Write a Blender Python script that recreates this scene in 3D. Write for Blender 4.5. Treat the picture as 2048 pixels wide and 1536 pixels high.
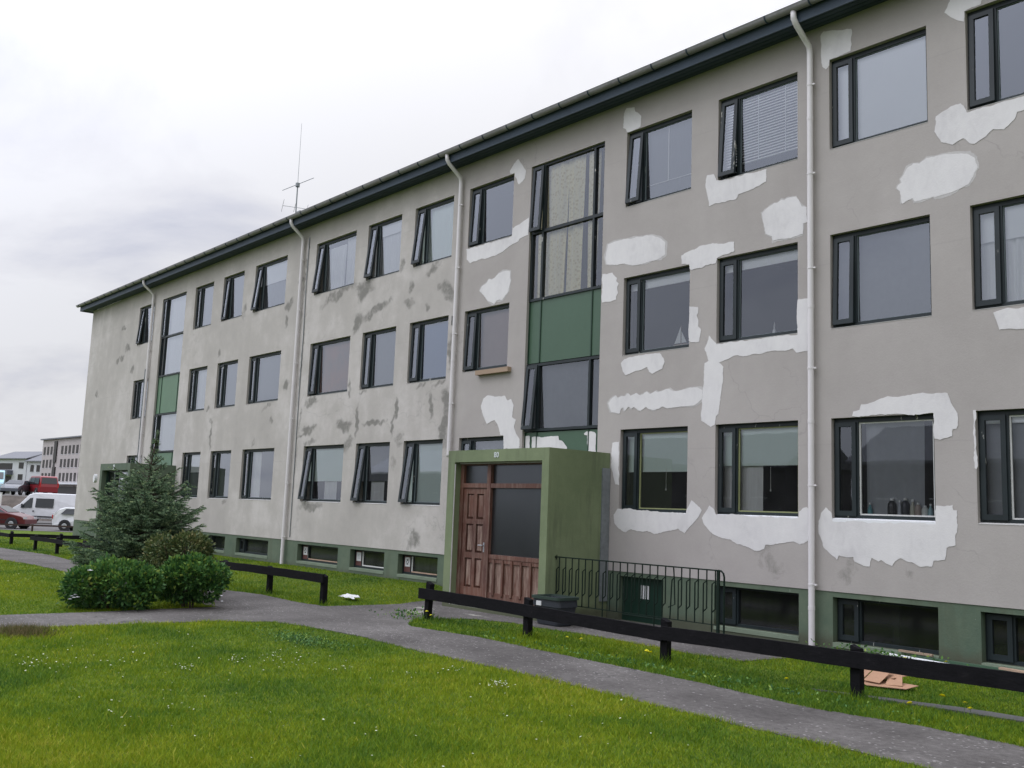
import bpy, bmesh, math, random
import numpy as np
from mathutils import Vector, Matrix, Euler
random.seed(7)
rng = np.random.default_rng(11)
C = bpy.context.scene.collection
for o in list(bpy.data.objects):
    bpy.data.objects.remove(o)
scn = bpy.context.scene
R = math.radians

# ---------------------------------------------------------------- camera
EYE = Vector((0.0, 0.0, 1.75))
CR = Vector((0.65922214, 0.75101244, 0.03750318))
CU = Vector((0.07460185, -0.11494958, 0.99056608))
CD = Vector((-0.74823842, 0.65020528, 0.13180422))
FPX = 1933.06
cam = bpy.data.objects.new('camera', bpy.data.cameras.new('camera'))
C.objects.link(cam)
m = Matrix((CR, CU, -CD)).transposed().to_4x4()
m.translation = EYE
cam.matrix_world = m
cam.data.sensor_width = 36
cam.data.lens = FPX / 2048 * 36
cam.data.clip_start = 0.1
cam.data.clip_end = 3000
scn.camera = cam

# ---------------------------------------------------------------- world, sun, exposure
SUN_AZ = Vector((-0.62, -0.78, 0)).normalized()     # horizontal direction towards the sun
SUN_EL = R(50)
w = bpy.data.worlds.new("World")
scn.world = w
w.use_nodes = True
nt = w.node_tree
nt.nodes.clear()


def N(nt, typ, **kw):
    n = nt.nodes.new(typ)
    for k, v in kw.items():
        if k.startswith('i_'):
            key = k[2:]
            n.inputs[int(key) if key.isdigit() else key.replace('_', ' ')].default_value = v
        else:
            setattr(n, k, v)
    return n


def L(nt, a, b):
    nt.links.new(a, b)


def M(nt, op, a, b=None, c=None, clamp=False):
    n = nt.nodes.new('ShaderNodeMath')
    n.operation = op
    n.use_clamp = clamp
    for i, v in enumerate((a, b, c)):
        if v is None:
            continue
        if isinstance(v, (int, float)):
            n.inputs[i].default_value = v
        else:
            nt.links.new(v, n.inputs[i])
    return n.outputs[0]


def ramp(nt, fac, stops, interp='LINEAR'):
    n = nt.nodes.new('ShaderNodeValToRGB')
    n.color_ramp.interpolation = interp
    e = n.color_ramp.elements
    while len(e) > 1:
        e.remove(e[-1])
    e[0].position = stops[0][0]
    e[0].color = (*stops[0][1], 1) if len(stops[0][1]) == 3 else stops[0][1]
    for p, c in stops[1:]:
        x = e.new(p)
        x.color = (*c, 1) if len(c) == 3 else c
    nt.links.new(fac, n.inputs[0])
    return n.outputs[0]


def g(v):
    return (v, v, v)


def mixc(nt, fac, a, b, mode='MIX'):
    n = nt.nodes.new('ShaderNodeMix')
    n.data_type = 'RGBA'
    n.blend_type = mode
    for s, v in ((0, fac), (6, a), (7, b)):
        if isinstance(v, (int, float)):
            n.inputs[s].default_value = v
        elif isinstance(v, tuple):
            n.inputs[s].default_value = (*v, 1) if len(v) == 3 else v
        else:
            nt.links.new(v, n.inputs[s])
    return n.outputs[2]


def build_world():
    tc = N(nt, 'ShaderNodeTexCoord')
    nrm = N(nt, 'ShaderNodeVectorMath', operation='NORMALIZE')
    L(nt, tc.outputs['Generated'], nrm.inputs[0])
    sep = N(nt, 'ShaderNodeSeparateXYZ')
    L(nt, nrm.outputs[0], sep.inputs[0])
    z = M(nt, 'MAXIMUM', sep.outputs[2], 0.0)
    den = M(nt, 'ADD', z, 0.22)
    u = M(nt, 'DIVIDE', sep.outputs[0], den)
    v = M(nt, 'DIVIDE', sep.outputs[1], den)
    cmb = N(nt, 'ShaderNodeCombineXYZ')
    L(nt, u, cmb.inputs[0])
    L(nt, v, cmb.inputs[1])
    n1 = N(nt, 'ShaderNodeTexNoise', i_Scale=1.5, i_Detail=8.0, i_Roughness=0.55, i_Distortion=0.35)
    mp = N(nt, 'ShaderNodeMapping')
    mp.inputs['Location'].default_value = (3.4, 0.9, 0)
    L(nt, cmb.outputs[0], mp.inputs[0])
    L(nt, mp.outputs[0], n1.inputs['Vector'])
    # a slate bank of cloud low in the west
    dt = N(nt, 'ShaderNodeVectorMath', operation='DOT_PRODUCT')
    L(nt, nrm.outputs[0], dt.inputs[0])
    bd = (CD * FPX + CR * (60 - 1024) + CU * (768 - 640)).normalized()
    dt.inputs[1].default_value = bd
    blob = M(nt, 'SMOOTH_MAX', M(nt, 'MULTIPLY_ADD', dt.outputs['Value'], 14.0, -13.35), 0.0, 0.1)
    blob = M(nt, 'MINIMUM', blob, 0.6)
    dt2 = N(nt, 'ShaderNodeVectorMath', operation='DOT_PRODUCT')
    L(nt, nrm.outputs[0], dt2.inputs[0])
    dt2.inputs[1].default_value = (CD * FPX + CR * (430 - 1024) + CU * (768 - 380)).normalized()
    blob2 = M(nt, 'MAXIMUM', M(nt, 'MULTIPLY_ADD', dt2.outputs['Value'], 20.0, -19.55), 0.0)
    f = M(nt, 'ADD', n1.outputs['Fac'], M(nt, 'MULTIPLY', blob, -0.13))
    f = M(nt, 'ADD', f, M(nt, 'MULTIPLY', blob2, -0.11))
    cloud = ramp(nt, f, [(0.14, (0.56, 0.59, 0.70)), (0.29, (0.77, 0.775, 0.84)), (0.39, (0.895, 0.89, 0.92)),
                         (0.47, (0.965, 0.96, 0.98)), (0.8, (0.985, 0.98, 0.995))])
    # overcast skies get brighter towards the zenith
    el = M(nt, 'POWER', z, 2.2)
    gain = M(nt, 'MULTIPLY_ADD', el, 1.95, 0.99)
    # the cloud deck is thinner, and so brighter, round the hidden sun
    ds = N(nt, 'ShaderNodeVectorMath', operation='DOT_PRODUCT')
    L(nt, nrm.outputs[0], ds.inputs[0])
    ds.inputs[1].default_value = (SUN_AZ.x * math.cos(SUN_EL), SUN_AZ.y * math.cos(SUN_EL), math.sin(SUN_EL))
    sg = N(nt, 'ShaderNodeMapRange', interpolation_type='SMOOTHSTEP')
    L(nt, ds.outputs['Value'], sg.inputs[0])
    sg.inputs[1].default_value = 0.25
    sg.inputs[2].default_value = 1.0
    sg = sg.outputs[0]
    gain = M(nt, 'MULTIPLY', gain, M(nt, 'MULTIPLY_ADD', sg, 0.62, 1.0))
    cloud = mixc(nt, M(nt, 'MULTIPLY_ADD', sg, 0.8, 0.15), cloud, mixc(nt, 1.0, cloud, (0.925, 0.965, 1.10), 'MULTIPLY'))
    bg = N(nt, 'ShaderNodeBackground')
    L(nt, cloud, bg.inputs[0])
    L(nt, gain, bg.inputs[1])
    sky = N(nt, 'ShaderNodeTexSky', sky_type='NISHITA', sun_disc=False, sun_elevation=SUN_EL,
            sun_rotation=math.atan2(SUN_AZ.x, SUN_AZ.y))
    bg2 = N(nt, 'ShaderNodeBackground', i_Strength=0.05)
    L(nt, sky.outputs[0], bg2.inputs[0])
    mx = N(nt, 'ShaderNodeMixShader', i_0=0.12)
    L(nt, bg.outputs[0], mx.inputs[1])
    L(nt, bg2.outputs[0], mx.inputs[2])
    out = N(nt, 'ShaderNodeOutputWorld')
    L(nt, mx.outputs[0], out.inputs[0])


build_world()
sd = bpy.data.lights.new('sun', 'SUN')
sd.energy = 0.7
sd.angle = R(22)
sd.color = (1.0, 0.98, 0.96)
sun = bpy.data.objects.new('sun', sd)
C.objects.link(sun)
sdir = Vector((SUN_AZ.x * math.cos(SUN_EL), SUN_AZ.y * math.cos(SUN_EL), math.sin(SUN_EL)))
sun.rotation_euler = sdir.to_track_quat('Z', 'Y').to_euler()
sun.location = (0, -20, 30)
scn.view_settings.view_transform = 'Standard'
scn.view_settings.look = 'None'
scn.view_settings.gamma = 1
scn.view_settings.exposure = -0.2
scn.render.engine = 'CYCLES'
scn.cycles.max_bounces = 8
scn.cycles.transparent_max_bounces = 12
scn.cycles.caustics_reflective = False
scn.cycles.caustics_refractive = False


# ---------------------------------------------------------------- pixel -> world helpers used to measure the place
def ray(x, y):
    return CR * ((x - 1024) / FPX) + CU * ((768 - y) / FPX) + CD


def on_wall(x, y, Y=12.5):
    d = ray(x, y)
    t = Y / d.y
    return (d.x * t, d.z * t + 1.75)


def at_depth(x, y, D):
    return EYE + ray(x, y) * D


# ---------------------------------------------------------------- materials
def mat(name):
    m_ = bpy.data.materials.new(name)
    m_.use_nodes = True
    nt_ = m_.node_tree
    return m_, nt_, nt_.nodes['Principled BSDF']


def pos(nt_):
    return nt_.nodes.new('ShaderNodeNewGeometry').outputs['Position']


def noise(nt_, vec, scale, detail=4, rough=0.55, stretch=None, dist=0.0):
    if stretch:
        mp_ = N(nt_, 'ShaderNodeMapping')
        mp_.inputs['Scale'].default_value = stretch
        L(nt_, vec, mp_.inputs[0])
        vec = mp_.outputs[0]
    n = N(nt_, 'ShaderNodeTexNoise', i_Scale=scale, i_Detail=detail, i_Roughness=rough, i_Distortion=dist)
    L(nt_, vec, n.inputs['Vector'])
    return n.outputs['Fac']


def bump(nt_, bs, h, strength=0.3, dist=0.01):
    b = N(nt_, 'ShaderNodeBump', i_Strength=strength, i_Distance=dist)
    L(nt_, h, b.inputs['Height'])
    L(nt_, b.outputs[0], bs.inputs['Normal'])


def simple(name, col, rough=0.6, var=0.12, scale=3.0, metal=0.0, bmp=0.15, bscale=60, spec=0.4, stretch=None, col2=None):
    m_, t, bs = mat(name)
    p = pos(t)
    n1 = noise(t, p, scale, 5, 0.6, stretch)
    n2 = noise(t, p, scale * 9, 3, 0.6, stretch)
    f = M(t, 'ADD', M(t, 'MULTIPLY', n1, 0.65), M(t, 'MULTIPLY', n2, 0.35))
    lo = tuple(c * (1 - var) for c in col) if col2 is None else col
    hi = tuple(min(1, c * (1 + var)) for c in col) if col2 is None else col2
    c = ramp(t, f, [(0.3, lo), (0.7, hi)])
    L(t, c, bs.inputs['Base Color'])
    bs.inputs['Roughness'].default_value = rough
    bs.inputs['Metallic'].default_value = metal
    bs.inputs['Specular IOR Level'].default_value = spec
    if bmp:
        bump(t, bs, noise(t, p, bscale, 3), bmp, 0.01)
    return m_


MT = {}


def peeling(name, base, flake, amount, rough=0.55, stretch=(1, 1, 1), scale=7, spec=0.4):
    """painted wood whose paint has come off in flakes"""
    m_, t, bs = mat(name)
    p = pos(t)
    n1 = noise(t, p, scale, 6, 0.65, stretch)
    n2 = noise(t, p, 2.0, 3, 0.5)
    c0 = ramp(t, n2, [(0.3, tuple(c * 0.8 for c in base)), (0.7, tuple(c * 1.25 for c in base))])
    f = ramp(t, n1, [(1 - amount - 0.015, g(0)), (1 - amount + 0.015, g(1))])
    L(t, mixc(t, f, c0, flake), bs.inputs['Base Color'])
    bs.inputs['Roughness'].default_value = rough
    bs.inputs['Specular IOR Level'].default_value = spec
    bump(t, bs, n1, 0.2, 0.004)
    return m_


MT['frame'] = peeling('dark_green_paint', (0.010, 0.0165, 0.0185), (0.42, 0.41, 0.37), 0.325, 0.5, (1, 1, 0.35), 9)
MT['bead'] = simple('glazing_bead', (0.14, 0.17, 0.18), 0.6)
MT['bead_w'] = simple('white_bead', (0.6, 0.6, 0.58), 0.6)
MT['bead_y'] = simple('yellow_green_bead', (0.25, 0.27, 0.13), 0.6)
MT['panel'] = simple('green_panel', (0.060, 0.110, 0.070), 0.38, 0.07, 1.2, bmp=0.05, spec=0.35)
MT['panel_l'] = simple('faded_green_panel', (0.105, 0.185, 0.115), 0.5, 0.12, 1.2, bmp=0.05, spec=0.4)
MT['batten'] = simple('batten', (0.012, 0.04, 0.022), 0.5)
MT['doorgreen'] = simple('dark_green_door', (0.009, 0.030, 0.020), 0.45, 0.2)
MT['rail_green'] = simple('railing_paint', (0.005, 0.014, 0.009), 0.6, 0.2, spec=0.2)
MT['pipe'] = simple('white_pipe', (0.66, 0.63, 0.635), 0.45, 0.05, 2, bmp=0.03)
MT['gutter'] = simple('zinc_gutter', (0.26, 0.25, 0.26), 0.5, 0.25, 2.5, bmp=0.05)
MT['fascia'] = simple('fascia_blue', (0.032, 0.050, 0.072), 0.6, 0.18, 2)
MT['roof'] = simple('roof_sheet', (0.07, 0.08, 0.085), 0.6, 0.2, 1)
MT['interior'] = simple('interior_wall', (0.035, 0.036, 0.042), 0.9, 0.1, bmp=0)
MT['blind_w'] = simple('roller_blind', (0.84, 0.85, 0.86), 0.8, 0.03, bmp=0)
MT['blind_g'] = simple('green_tinted_blind', (0.72, 0.84, 0.78), 0.8, 0.03, bmp=0)
MT['curt_w'] = simple('white_curtain', (0.72, 0.72, 0.72), 0.9, 0.12, 4, bmp=0, stretch=(6, 1, 0.3))
MT['curt_g'] = simple('pale_green_curtain', (0.76, 0.87, 0.80), 0.9, 0.05, 4, bmp=0, stretch=(6, 1, 0.3))
MT['curt_p'] = simple('pink_curtain', (0.36, 0.26, 0.23), 0.9, 0.12, 1.5, bmp=0)
MT['curt_d'] = simple('grey_net_curtain', (0.135, 0.142, 0.155), 0.9, 0.18, 1.2, bmp=0)
MT['curt_n'] = simple('sheer_curtain', (0.30, 0.31, 0.335), 0.9, 0.10, 1.2, bmp=0)
MT['curt_b'] = simple('blue_net_curtain', (0.07, 0.14, 0.30), 0.9, 0.05, 2, bmp=0)
MT['card'] = simple('cardboard', (0.36, 0.21, 0.13), 0.85, 0.15, 6)
MT['paper'] = simple('white_paper', (0.6, 0.6, 0.6), 0.8, 0.05)
MT['black'] = simple('black_ink', (0.03, 0.03, 0.035), 0.7)
MT['redbrown'] = simple('red_brown_panel', (0.11, 0.045, 0.04), 0.6)
MT['plank'] = simple('bare_plank', (0.33, 0.24, 0.17), 0.8, 0.15, 3, stretch=(0.5, 3, 6))
MT['tub'] = simple('grey_plastic_tub', (0.030, 0.034, 0.042), 0.5, 0.1)
MT['rim_g'] = simple('tub_rim', (0.035, 0.055, 0.045), 0.5, 0.1)
MT['metalgrey'] = simple('galvanised', (0.22, 0.24, 0.25), 0.5, 0.2, 12, metal=0.4)
MT['tyre'] = simple('tyre', (0.02, 0.02, 0.022), 0.8, bmp=0)
MT['rimm'] = simple('wheel_rim', (0.45, 0.46, 0.48), 0.35, 0.1, metal=0.6, bmp=0)
MT['carglass'] = simple('car_glass', (0.02, 0.024, 0.028), 0.12, 0.1, bmp=0, spec=0.6)
MT['trunk'] = simple('bark', (0.05, 0.036, 0.026), 0.9, 0.3, 14)
MT['putty'] = simple('white_emulsion', (0.72, 0.725, 0.74), 0.75, 0.02)


def car_paint(name, c):
    m_, t, bs = mat(name)
    f = noise(t, pos(t), 2.5, 3)
    L(t, ramp(t, f, [(0.3, tuple(x * 0.9 for x in c)), (0.7, c)]), bs.inputs['Base Color'])
    bs.inputs['Roughness'].default_value = 0.35
    bs.inputs['Coat Weight'].default_value = 0.5
    return m_


def glass(name, tint=(0.97, 0.98, 0.98), base=0.085, ior=1.5, rough=0.015, wav=0.12):
    m_, t, bs = mat(name)
    t.nodes.remove(bs)
    p = pos(t)
    b = N(t, 'ShaderNodeBump', i_Strength=wav, i_Distance=0.004)
    L(t, noise(t, p, 1.7, 2), b.inputs['Height'])
    fr = N(t, 'ShaderNodeFresnel', i_IOR=ior)
    L(t, b.outputs[0], fr.inputs['Normal'])
    dirt = noise(t, p, 3.0, 4)
    fac = M(t, 'ADD', M(t, 'MULTIPLY', fr.outputs[0], 1.6), base, clamp=True)
    gl = N(t, 'ShaderNodeBsdfGlossy', i_Roughness=rough)
    gl.inputs['Color'].default_value = (0.88, 0.93, 1.0, 1)
    L(t, b.outputs[0], gl.inputs['Normal'])
    tr = N(t, 'ShaderNodeBsdfTransparent')
    tr.inputs[0].default_value = (*tint, 1)
    df = N(t, 'ShaderNodeBsdfDiffuse')
    df.inputs[0].default_value = (0.35, 0.35, 0.36, 1)
    m0 = N(t, 'ShaderNodeMixShader')
    L(t, M(t, 'MULTIPLY', dirt, 0.05), m0.inputs[0])
    L(t, tr.outputs[0], m0.inputs[1])
    L(t, df.outputs[0], m0.inputs[2])
    mx = N(t, 'ShaderNodeMixShader')
    L(t, fac, mx.inputs[0])
    L(t, m0.outputs[0], mx.inputs[1])
    L(t, gl.outputs[0], mx.inputs[2])
    L(t, mx.outputs[0], t.nodes['Material Output'].inputs[0])
    return m_


MT['glass'] = glass('window_glass')
MT['glass_b'] = glass('window_glass_clear', base=0.03)
MT['glass_dark'] = glass('dusty_basement_glass', (0.5, 0.53, 0.5), 0.02, 1.45, 0.10)
MT['glass_frost'] = glass('wired_door_glass', (0.30, 0.30, 0.30), 0.05, 1.5, 0.30)

# stains: pixel centre, pixel radii, tilt (deg), strength
STAINS = [(677, 587, 36, 10, -14, .8), (727, 578, 17, 19, 0, .9), (754, 619, 30, 10, -16, 1), (715, 642, 9, 22, 25, .9),
 (822, 577, 6, 13, 0, .8), (823, 604, 11, 11, 0, .8), (896, 585, 14, 20, 0, .9), (879, 571, 5, 8, 0, .7),
 (854, 616, 4, 9, 0, .8), (865, 537, 19, 9, -15, .6), (804, 526, 5, 14, 0, .6), (579, 608, 8, 11, 0, .8),
 (573, 640, 3, 14, 0, .9), (618, 804, 12, 10, 0, .8), (617, 859, 13, 10, 0, .9), (600, 873, 9, 4, -20, .8),
 (620, 885, 11, 6, 0, .6), (690, 851, 15, 13, 0, 1), (696, 889, 9, 16, 0, .7), (713, 850, 3.5, 34, 2, 1),
 (753, 845, 24, 6, -3, 1), (793, 814, 3.5, 22, 12, 1), (785, 848, 3, 22, 5, 1), (862, 812, 4, 34, -6, .9),
 (801, 877, 9, 15, 0, .5), (893, 800, 9, 34, 0, .9), (888, 860, 9, 38, 4, .9), (903, 700, 8, 38, 0, .8),
 (726, 784, 8, 3, -10, .7), (838, 772, 13, 4, -8, .7), (880, 767, 14, 5, -8, .7), (698.7, 774, 3, 20, 3, .8),
 (572.7, 772, 5, 11, 0, .8), (622, 1013, 21, 10, 0, .8), (824.5, 1080, 12, 19, 0, .9), (783.5, 931, 7, 15, 0, .5),
 (421, 874, 2.2, 26, 0, .9), (421, 843, 4, 6, 0, .8), (506.6, 884, 4, 8, 0, .7), (446.5, 1003, 5, 5, 0, .7),
 (246, 658, 5, 5, 0, .8), (254, 697, 5, 8, 0, .9), (243, 716, 4, 7, 0, .9), (236, 721, 3, 7, 0, .9),
 (265, 741, 3, 9, 0, .7), (194, 789, 3, 9, 0, .7), (438, 706, 3, 8, 0, .8), (489, 626, 5, 14, 0, .6),
 (573.5, 769, 5, 10, 0, .8), (415, 816, 3, 6, 0, .7), (542, 839, 4, 8, 0, .8), (535, 812, 9, 6, -20, .6),
 (600, 560, 6, 5, 0, .6), (611, 560, 2, 90, 4, .55), (603, 720, 2, 90, 4, .5), (596, 880, 2, 80, 4, .4),
 (1701, 1148, 20, 26, 0, .35), (1820, 1145, 10, 13, 0, .35), (1535, 1122, 24, 36, 0, .4), (1225, 1000, 3, 90, 0, .25)]


def wall_material():
    m_, t, bs = mat('rendered_wall')
    p = pos(t)
    sep = N(t, 'ShaderNodeSeparateXYZ')
    L(t, p, sep.inputs[0])
    big = noise(t, p, 0.35, 4, 0.6)
    mid = noise(t, p, 2.2, 5, 0.6)
    fine = noise(t, p, 45, 3, 0.7)
    streak = noise(t, p, 1.0, 3, 0.5, (1.5, 1, 0.22), 0.5)
    v = M(t, 'ADD', M(t, 'MULTIPLY', big, 0.36), M(t, 'MULTIPLY', mid, 0.29))
    v = M(t, 'ADD', v, M(t, 'MULTIPLY', streak, 0.20))
    v = M(t, 'ADD', v, M(t, 'MULTIPLY', fine, 0.15))
    right = ramp(t, v, [(0.36, (0.345, 0.318, 0.300)), (0.64, (0.415, 0.384, 0.364))])
    left = ramp(t, v, [(0.37, (0.38, 0.355, 0.330)), (0.5, (0.438, 0.410, 0.381)), (0.60, (0.53, 0.498, 0.472))])
    side = ramp(t, M(t, 'MULTIPLY_ADD', sep.outputs[0], -1.0, -15.8), [(0.0, g(0)), (1.0, g(1))])
    c = mixc(t, side, right, left)
    # hairline pour joints of the concrete at every storey
    for zz in (2.9, 5.55, 8.2):
        d = M(t, 'ABSOLUTE', M(t, 'SUBTRACT', M(t, 'ADD', sep.outputs[2], M(t, 'MULTIPLY', mid, 0.03)), zz))
        ln = M(t, 'MULTIPLY', ramp(t, d, [(0.0, g(1)), (0.012, g(0))]), 0.22)
        c = mixc(t, ln, c, (0.25, 0.24, 0.23))
    # rough plaster stains: the smooth field is stored on the mesh, its ragged rim comes from noise
    at = N(t, 'ShaderNodeAttribute', attribute_name='stain')
    rag = noise(t, p, 4.5, 7, 0.75, None, 0.6)
    acc = M(t, 'ADD', at.outputs['Fac'], M(t, 'MULTIPLY_ADD', rag, 3.2, -1.62))
    acc = M(t, 'MINIMUM', M(t, 'MAXIMUM', acc, 0.0), 0.95)
    acc = M(t, 'MULTIPLY', acc, M(t, 'MULTIPLY_ADD', fine, 0.6, 0.62), clamp=True)
    c = mixc(t, acc, c, (0.185, 0.178, 0.160))
    # few white crumbs in the stains
    vo = N(t, 'ShaderNodeTexVoronoi', i_Scale=7.0)
    L(t, p, vo.inputs['Vector'])
    cr = M(t, 'MULTIPLY', ramp(t, vo.outputs['Distance'], [(0.05, g(1)), (0.09, g(0))]), acc)
    c = mixc(t, M(t, 'MULTIPLY', cr, 0.7), c, (0.6, 0.6, 0.58))
    # hairline cracks
    vc = N(t, 'ShaderNodeTexVoronoi', i_Scale=0.55, feature='DISTANCE_TO_EDGE')
    pc = N(t, 'ShaderNodeVectorMath', operation='ADD')
    nc = N(t, 'ShaderNodeTexNoise', i_Scale=1.7, i_Detail=4.0)
    L(t, p, nc.inputs['Vector'])
    L(t, p, pc.inputs[0])
    L(t, nc.outputs['Color'], pc.inputs[1])
    L(t, pc.outputs[0], vc.inputs['Vector'])
    ck = M(t, 'MULTIPLY', ramp(t, vc.outputs['Distance'], [(0.0015, g(1)), (0.005, g(0))]), ramp(t, big, [(0.50, g(0)), (0.58, g(0.3))]))
    c = mixc(t, ck, c, (0.15, 0.145, 0.14))
    L(t, c, bs.inputs['Base Color'])
    bs.inputs['Roughness'].default_value = 0.85
    bs.inputs['Specular IOR Level'].default_value = 0.25
    h = M(t, 'ADD', M(t, 'MULTIPLY', fine, 0.5), M(t, 'MULTIPLY', mid, 0.8))
    h = M(t, 'ADD', h, M(t, 'MULTIPLY', acc, -0.25))
    bump(t, bs, h, 0.35, 0.012)
    return m_


MT['wall'] = wall_material()


def patch_material():
    m_, t, bs = mat('fresh_white_paint')
    p = pos(t)
    a = noise(t, p, 1.4, 4, 0.6)
    b = noise(t, p, 7, 4, 0.6, (1, 1, 0.6), 1.0)
    v = M(t, 'ADD', M(t, 'MULTIPLY', a, 0.6), M(t, 'MULTIPLY', b, 0.4))
    L(t, ramp(t, v, [(0.32, (0.56, 0.54, 0.54)), (0.5, (0.64, 0.62, 0.615)), (0.7, (0.69, 0.67, 0.66))]), bs.inputs['Base Color'])
    bs.inputs['Roughness'].default_value = 0.7
    bump(t, bs, M(t, 'ADD', b, noise(t, p, 45, 3)), 0.3, 0.006)
    return m_


MT['patch'] = patch_material()


MT['thin'] = simple('thin_paint_coat', (0.47, 0.45, 0.44), 0.8, 0.12, 6, bmp=0.2)


def green_render(name, lo, hi, algae=True):
    m_, t, bs = mat(name)
    p = pos(t)
    a = noise(t, p, 0.8, 5, 0.65)
    b = noise(t, p, 6, 4, 0.6)
    v = M(t, 'ADD', M(t, 'MULTIPLY', a, 0.7), M(t, 'MULTIPLY', b, 0.3))
    c = ramp(t, v, [(0.36, lo), (0.64, hi)])
    run = noise(t, p, 2.2, 5, 0.6, (2.2, 2.2, 0.3))
    c = mixc(t, ramp(t, run, [(0.52, g(0)), (0.70, g(0.45))]), c, (0.075, 0.085, 0.055))
    chip = noise(t, p, 9.0, 6, 0.7)
    c = mixc(t, ramp(t, chip, [(0.70, g(0)), (0.715, g(0.7))]), c, (0.30, 0.31, 0.27))
    sep = N(t, 'ShaderNodeSeparateXYZ')
    L(t, p, sep.inputs[0])
    soil = ramp(t, M(t, 'ADD', sep.outputs[2], M(t, 'MULTIPLY', b, -0.25)), [(-0.0, g(0.75)), (0.16, g(0))])
    c = mixc(t, soil, c, (0.07, 0.07, 0.045))
    L(t, c, bs.inputs['Base Color'])
    bs.inputs['Roughness'].default_value = 0.75
    bs.inputs['Specular IOR Level'].default_value = 0.3
    bump(t, bs, noise(t, p, 40, 4), 0.3, 0.01)
    return m_


MT['plinth'] = green_render('green_plinth', (0.082, 0.118, 0.082), (0.125, 0.158, 0.108))
MT['porch'] = green_render('green_porch', (0.145, 0.182, 0.098), (0.190, 0.230, 0.128))


def old_wood(name, lo=0.47, worn=(0.23, 0.162, 0.125)):
    m_, t, bs = mat(name)
    p = pos(t)
    a = noise(t, p, 5, 6, 0.7, (4, 4, 0.5))
    b = noise(t, p, 1.3, 3, 0.5)
    c2 = noise(t, p, 22, 4, 0.7, (3, 3, 0.25))
    base = ramp(t, b, [(0.3, (0.075, 0.028, 0.019)), (0.7, (0.145, 0.060, 0.038))])
    c = mixc(t, ramp(t, M(t, 'ADD', M(t, 'MULTIPLY', a, 0.7), M(t, 'MULTIPLY', c2, 0.3)), [(lo, g(0)), (lo + .19, g(0.85))]), base, worn)
    L(t, c, bs.inputs['Base Color'])
    bs.inputs['Roughness'].default_value = 0.65
    bump(t, bs, c2, 0.4, 0.004)
    return m_


MT['wood'] = old_wood('weathered_red_wood')
MT['wood_w'] = old_wood('worn_panel_wood', 0.40, (0.32, 0.235, 0.185))


def asphalt():
    m_, t, bs = mat('old_asphalt')
    p = pos(t)
    a = noise(t, p, 0.7, 5, 0.6)
    b = noise(t, p, 14, 5, 0.65)
    f = noise(t, p, 160, 2, 0.7)
    v = M(t, 'ADD', M(t, 'MULTIPLY', a, 0.42), M(t, 'ADD', M(t, 'MULTIPLY', b, 0.28), M(t, 'MULTIPLY', f, 0.30)))
    c = ramp(t, v, [(0.37, (0.046, 0.042, 0.039)), (0.50, (0.096, 0.088, 0.083)), (0.63, (0.168, 0.157, 0.148))])
    for sc_, lo_, hi_, seed in ((17.0, 0.16, 0.26, 0.0), (8.0, 0.10, 0.15, 5.0)):
        mp_ = N(t, 'ShaderNodeMapping')
        mp_.inputs['Location'].default_value = (seed, seed, 0)
        mp_.inputs['Scale'].default_value = (1, 1.6, 1)
        L(t, p, mp_.inputs[0])
        vo = N(t, 'ShaderNodeTexVoronoi', i_Scale=sc_)
        L(t, mp_.outputs[0], vo.inputs['Vector'])
        sp = ramp(t, vo.outputs['Distance'], [(lo_, g(1)), (hi_, g(0))])
        cs = N(t, 'ShaderNodeSeparateColor')
        L(t, vo.outputs['Color'], cs.inputs[0])
        dens = noise(t, p, 0.55, 4, 0.6)
        thr = ramp(t, dens, [(0.40, g(0.06)), (0.60, g(0.62))])
        sel = M(t, 'LESS_THAN', cs.outputs[0], thr)
        c = mixc(t, M(t, 'MULTIPLY', M(t, 'MULTIPLY', sp, sel), 0.72), c, (0.38, 0.365, 0.35))
    vo = N(t, 'ShaderNodeTexVoronoi', i_Scale=0.75, feature='DISTANCE_TO_EDGE')
    mpx = N(t, 'ShaderNodeVectorMath', operation='ADD')
    nn = N(t, 'ShaderNodeTexNoise', i_Scale=2.0, i_Detail=3.0)
    L(t, p, nn.inputs['Vector'])
    L(t, p, mpx.inputs[0])
    L(t, nn.outputs['Color'], mpx.inputs[1])
    L(t, mpx.outputs[0], vo.inputs['Vector'])
    crk = M(t, 'MULTIPLY', ramp(t, vo.outputs['Distance'], [(0.004, g(1)), (0.014, g(0))]), ramp(t, a, [(0.5, g(0)), (0.58, g(0.6))]))
    c = mixc(t, crk, c, (0.03, 0.03, 0.028))
    for (sx, sy, rx, ry) in ((-13.75, 10.0, .55, .45), (-14.2, 10.45, .35, .3), (-12.9, 10.6, .5, .12)):
        mp_ = N(t, 'ShaderNodeMapping', vector_type='TEXTURE')
        mp_.inputs['Location'].default_value = (sx, sy, 0)
        mp_.inputs['Scale'].default_value = (rx, ry, 50)
        L(t, p, mp_.inputs[0])
        ln = N(t, 'ShaderNodeVectorMath', operation='LENGTH')
        L(t, mp_.outputs[0], ln.inputs[0])
        w_ = M(t, 'ADD', M(t, 'MULTIPLY', ln.outputs['Value'], -0.35), noise(t, p, 5, 6, 0.75, (1, 2.2, 1)))
        c = mixc(t, ramp(t, w_, [(0.33, g(0)), (0.37, g(0.7))]), c, (0.34, 0.33, 0.29))
    # tar joint and a newer strip of surfacing
    L(t, c, bs.inputs['Base Color'])
    bs.inputs['Roughness'].default_value = 0.85
    bs.inputs['Specular IOR Level'].default_value = 0.3
    bump(t, bs, M(t, 'ADD', f, b), 0.5, 0.01)
    return m_


MT['asphalt'] = asphalt()


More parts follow.
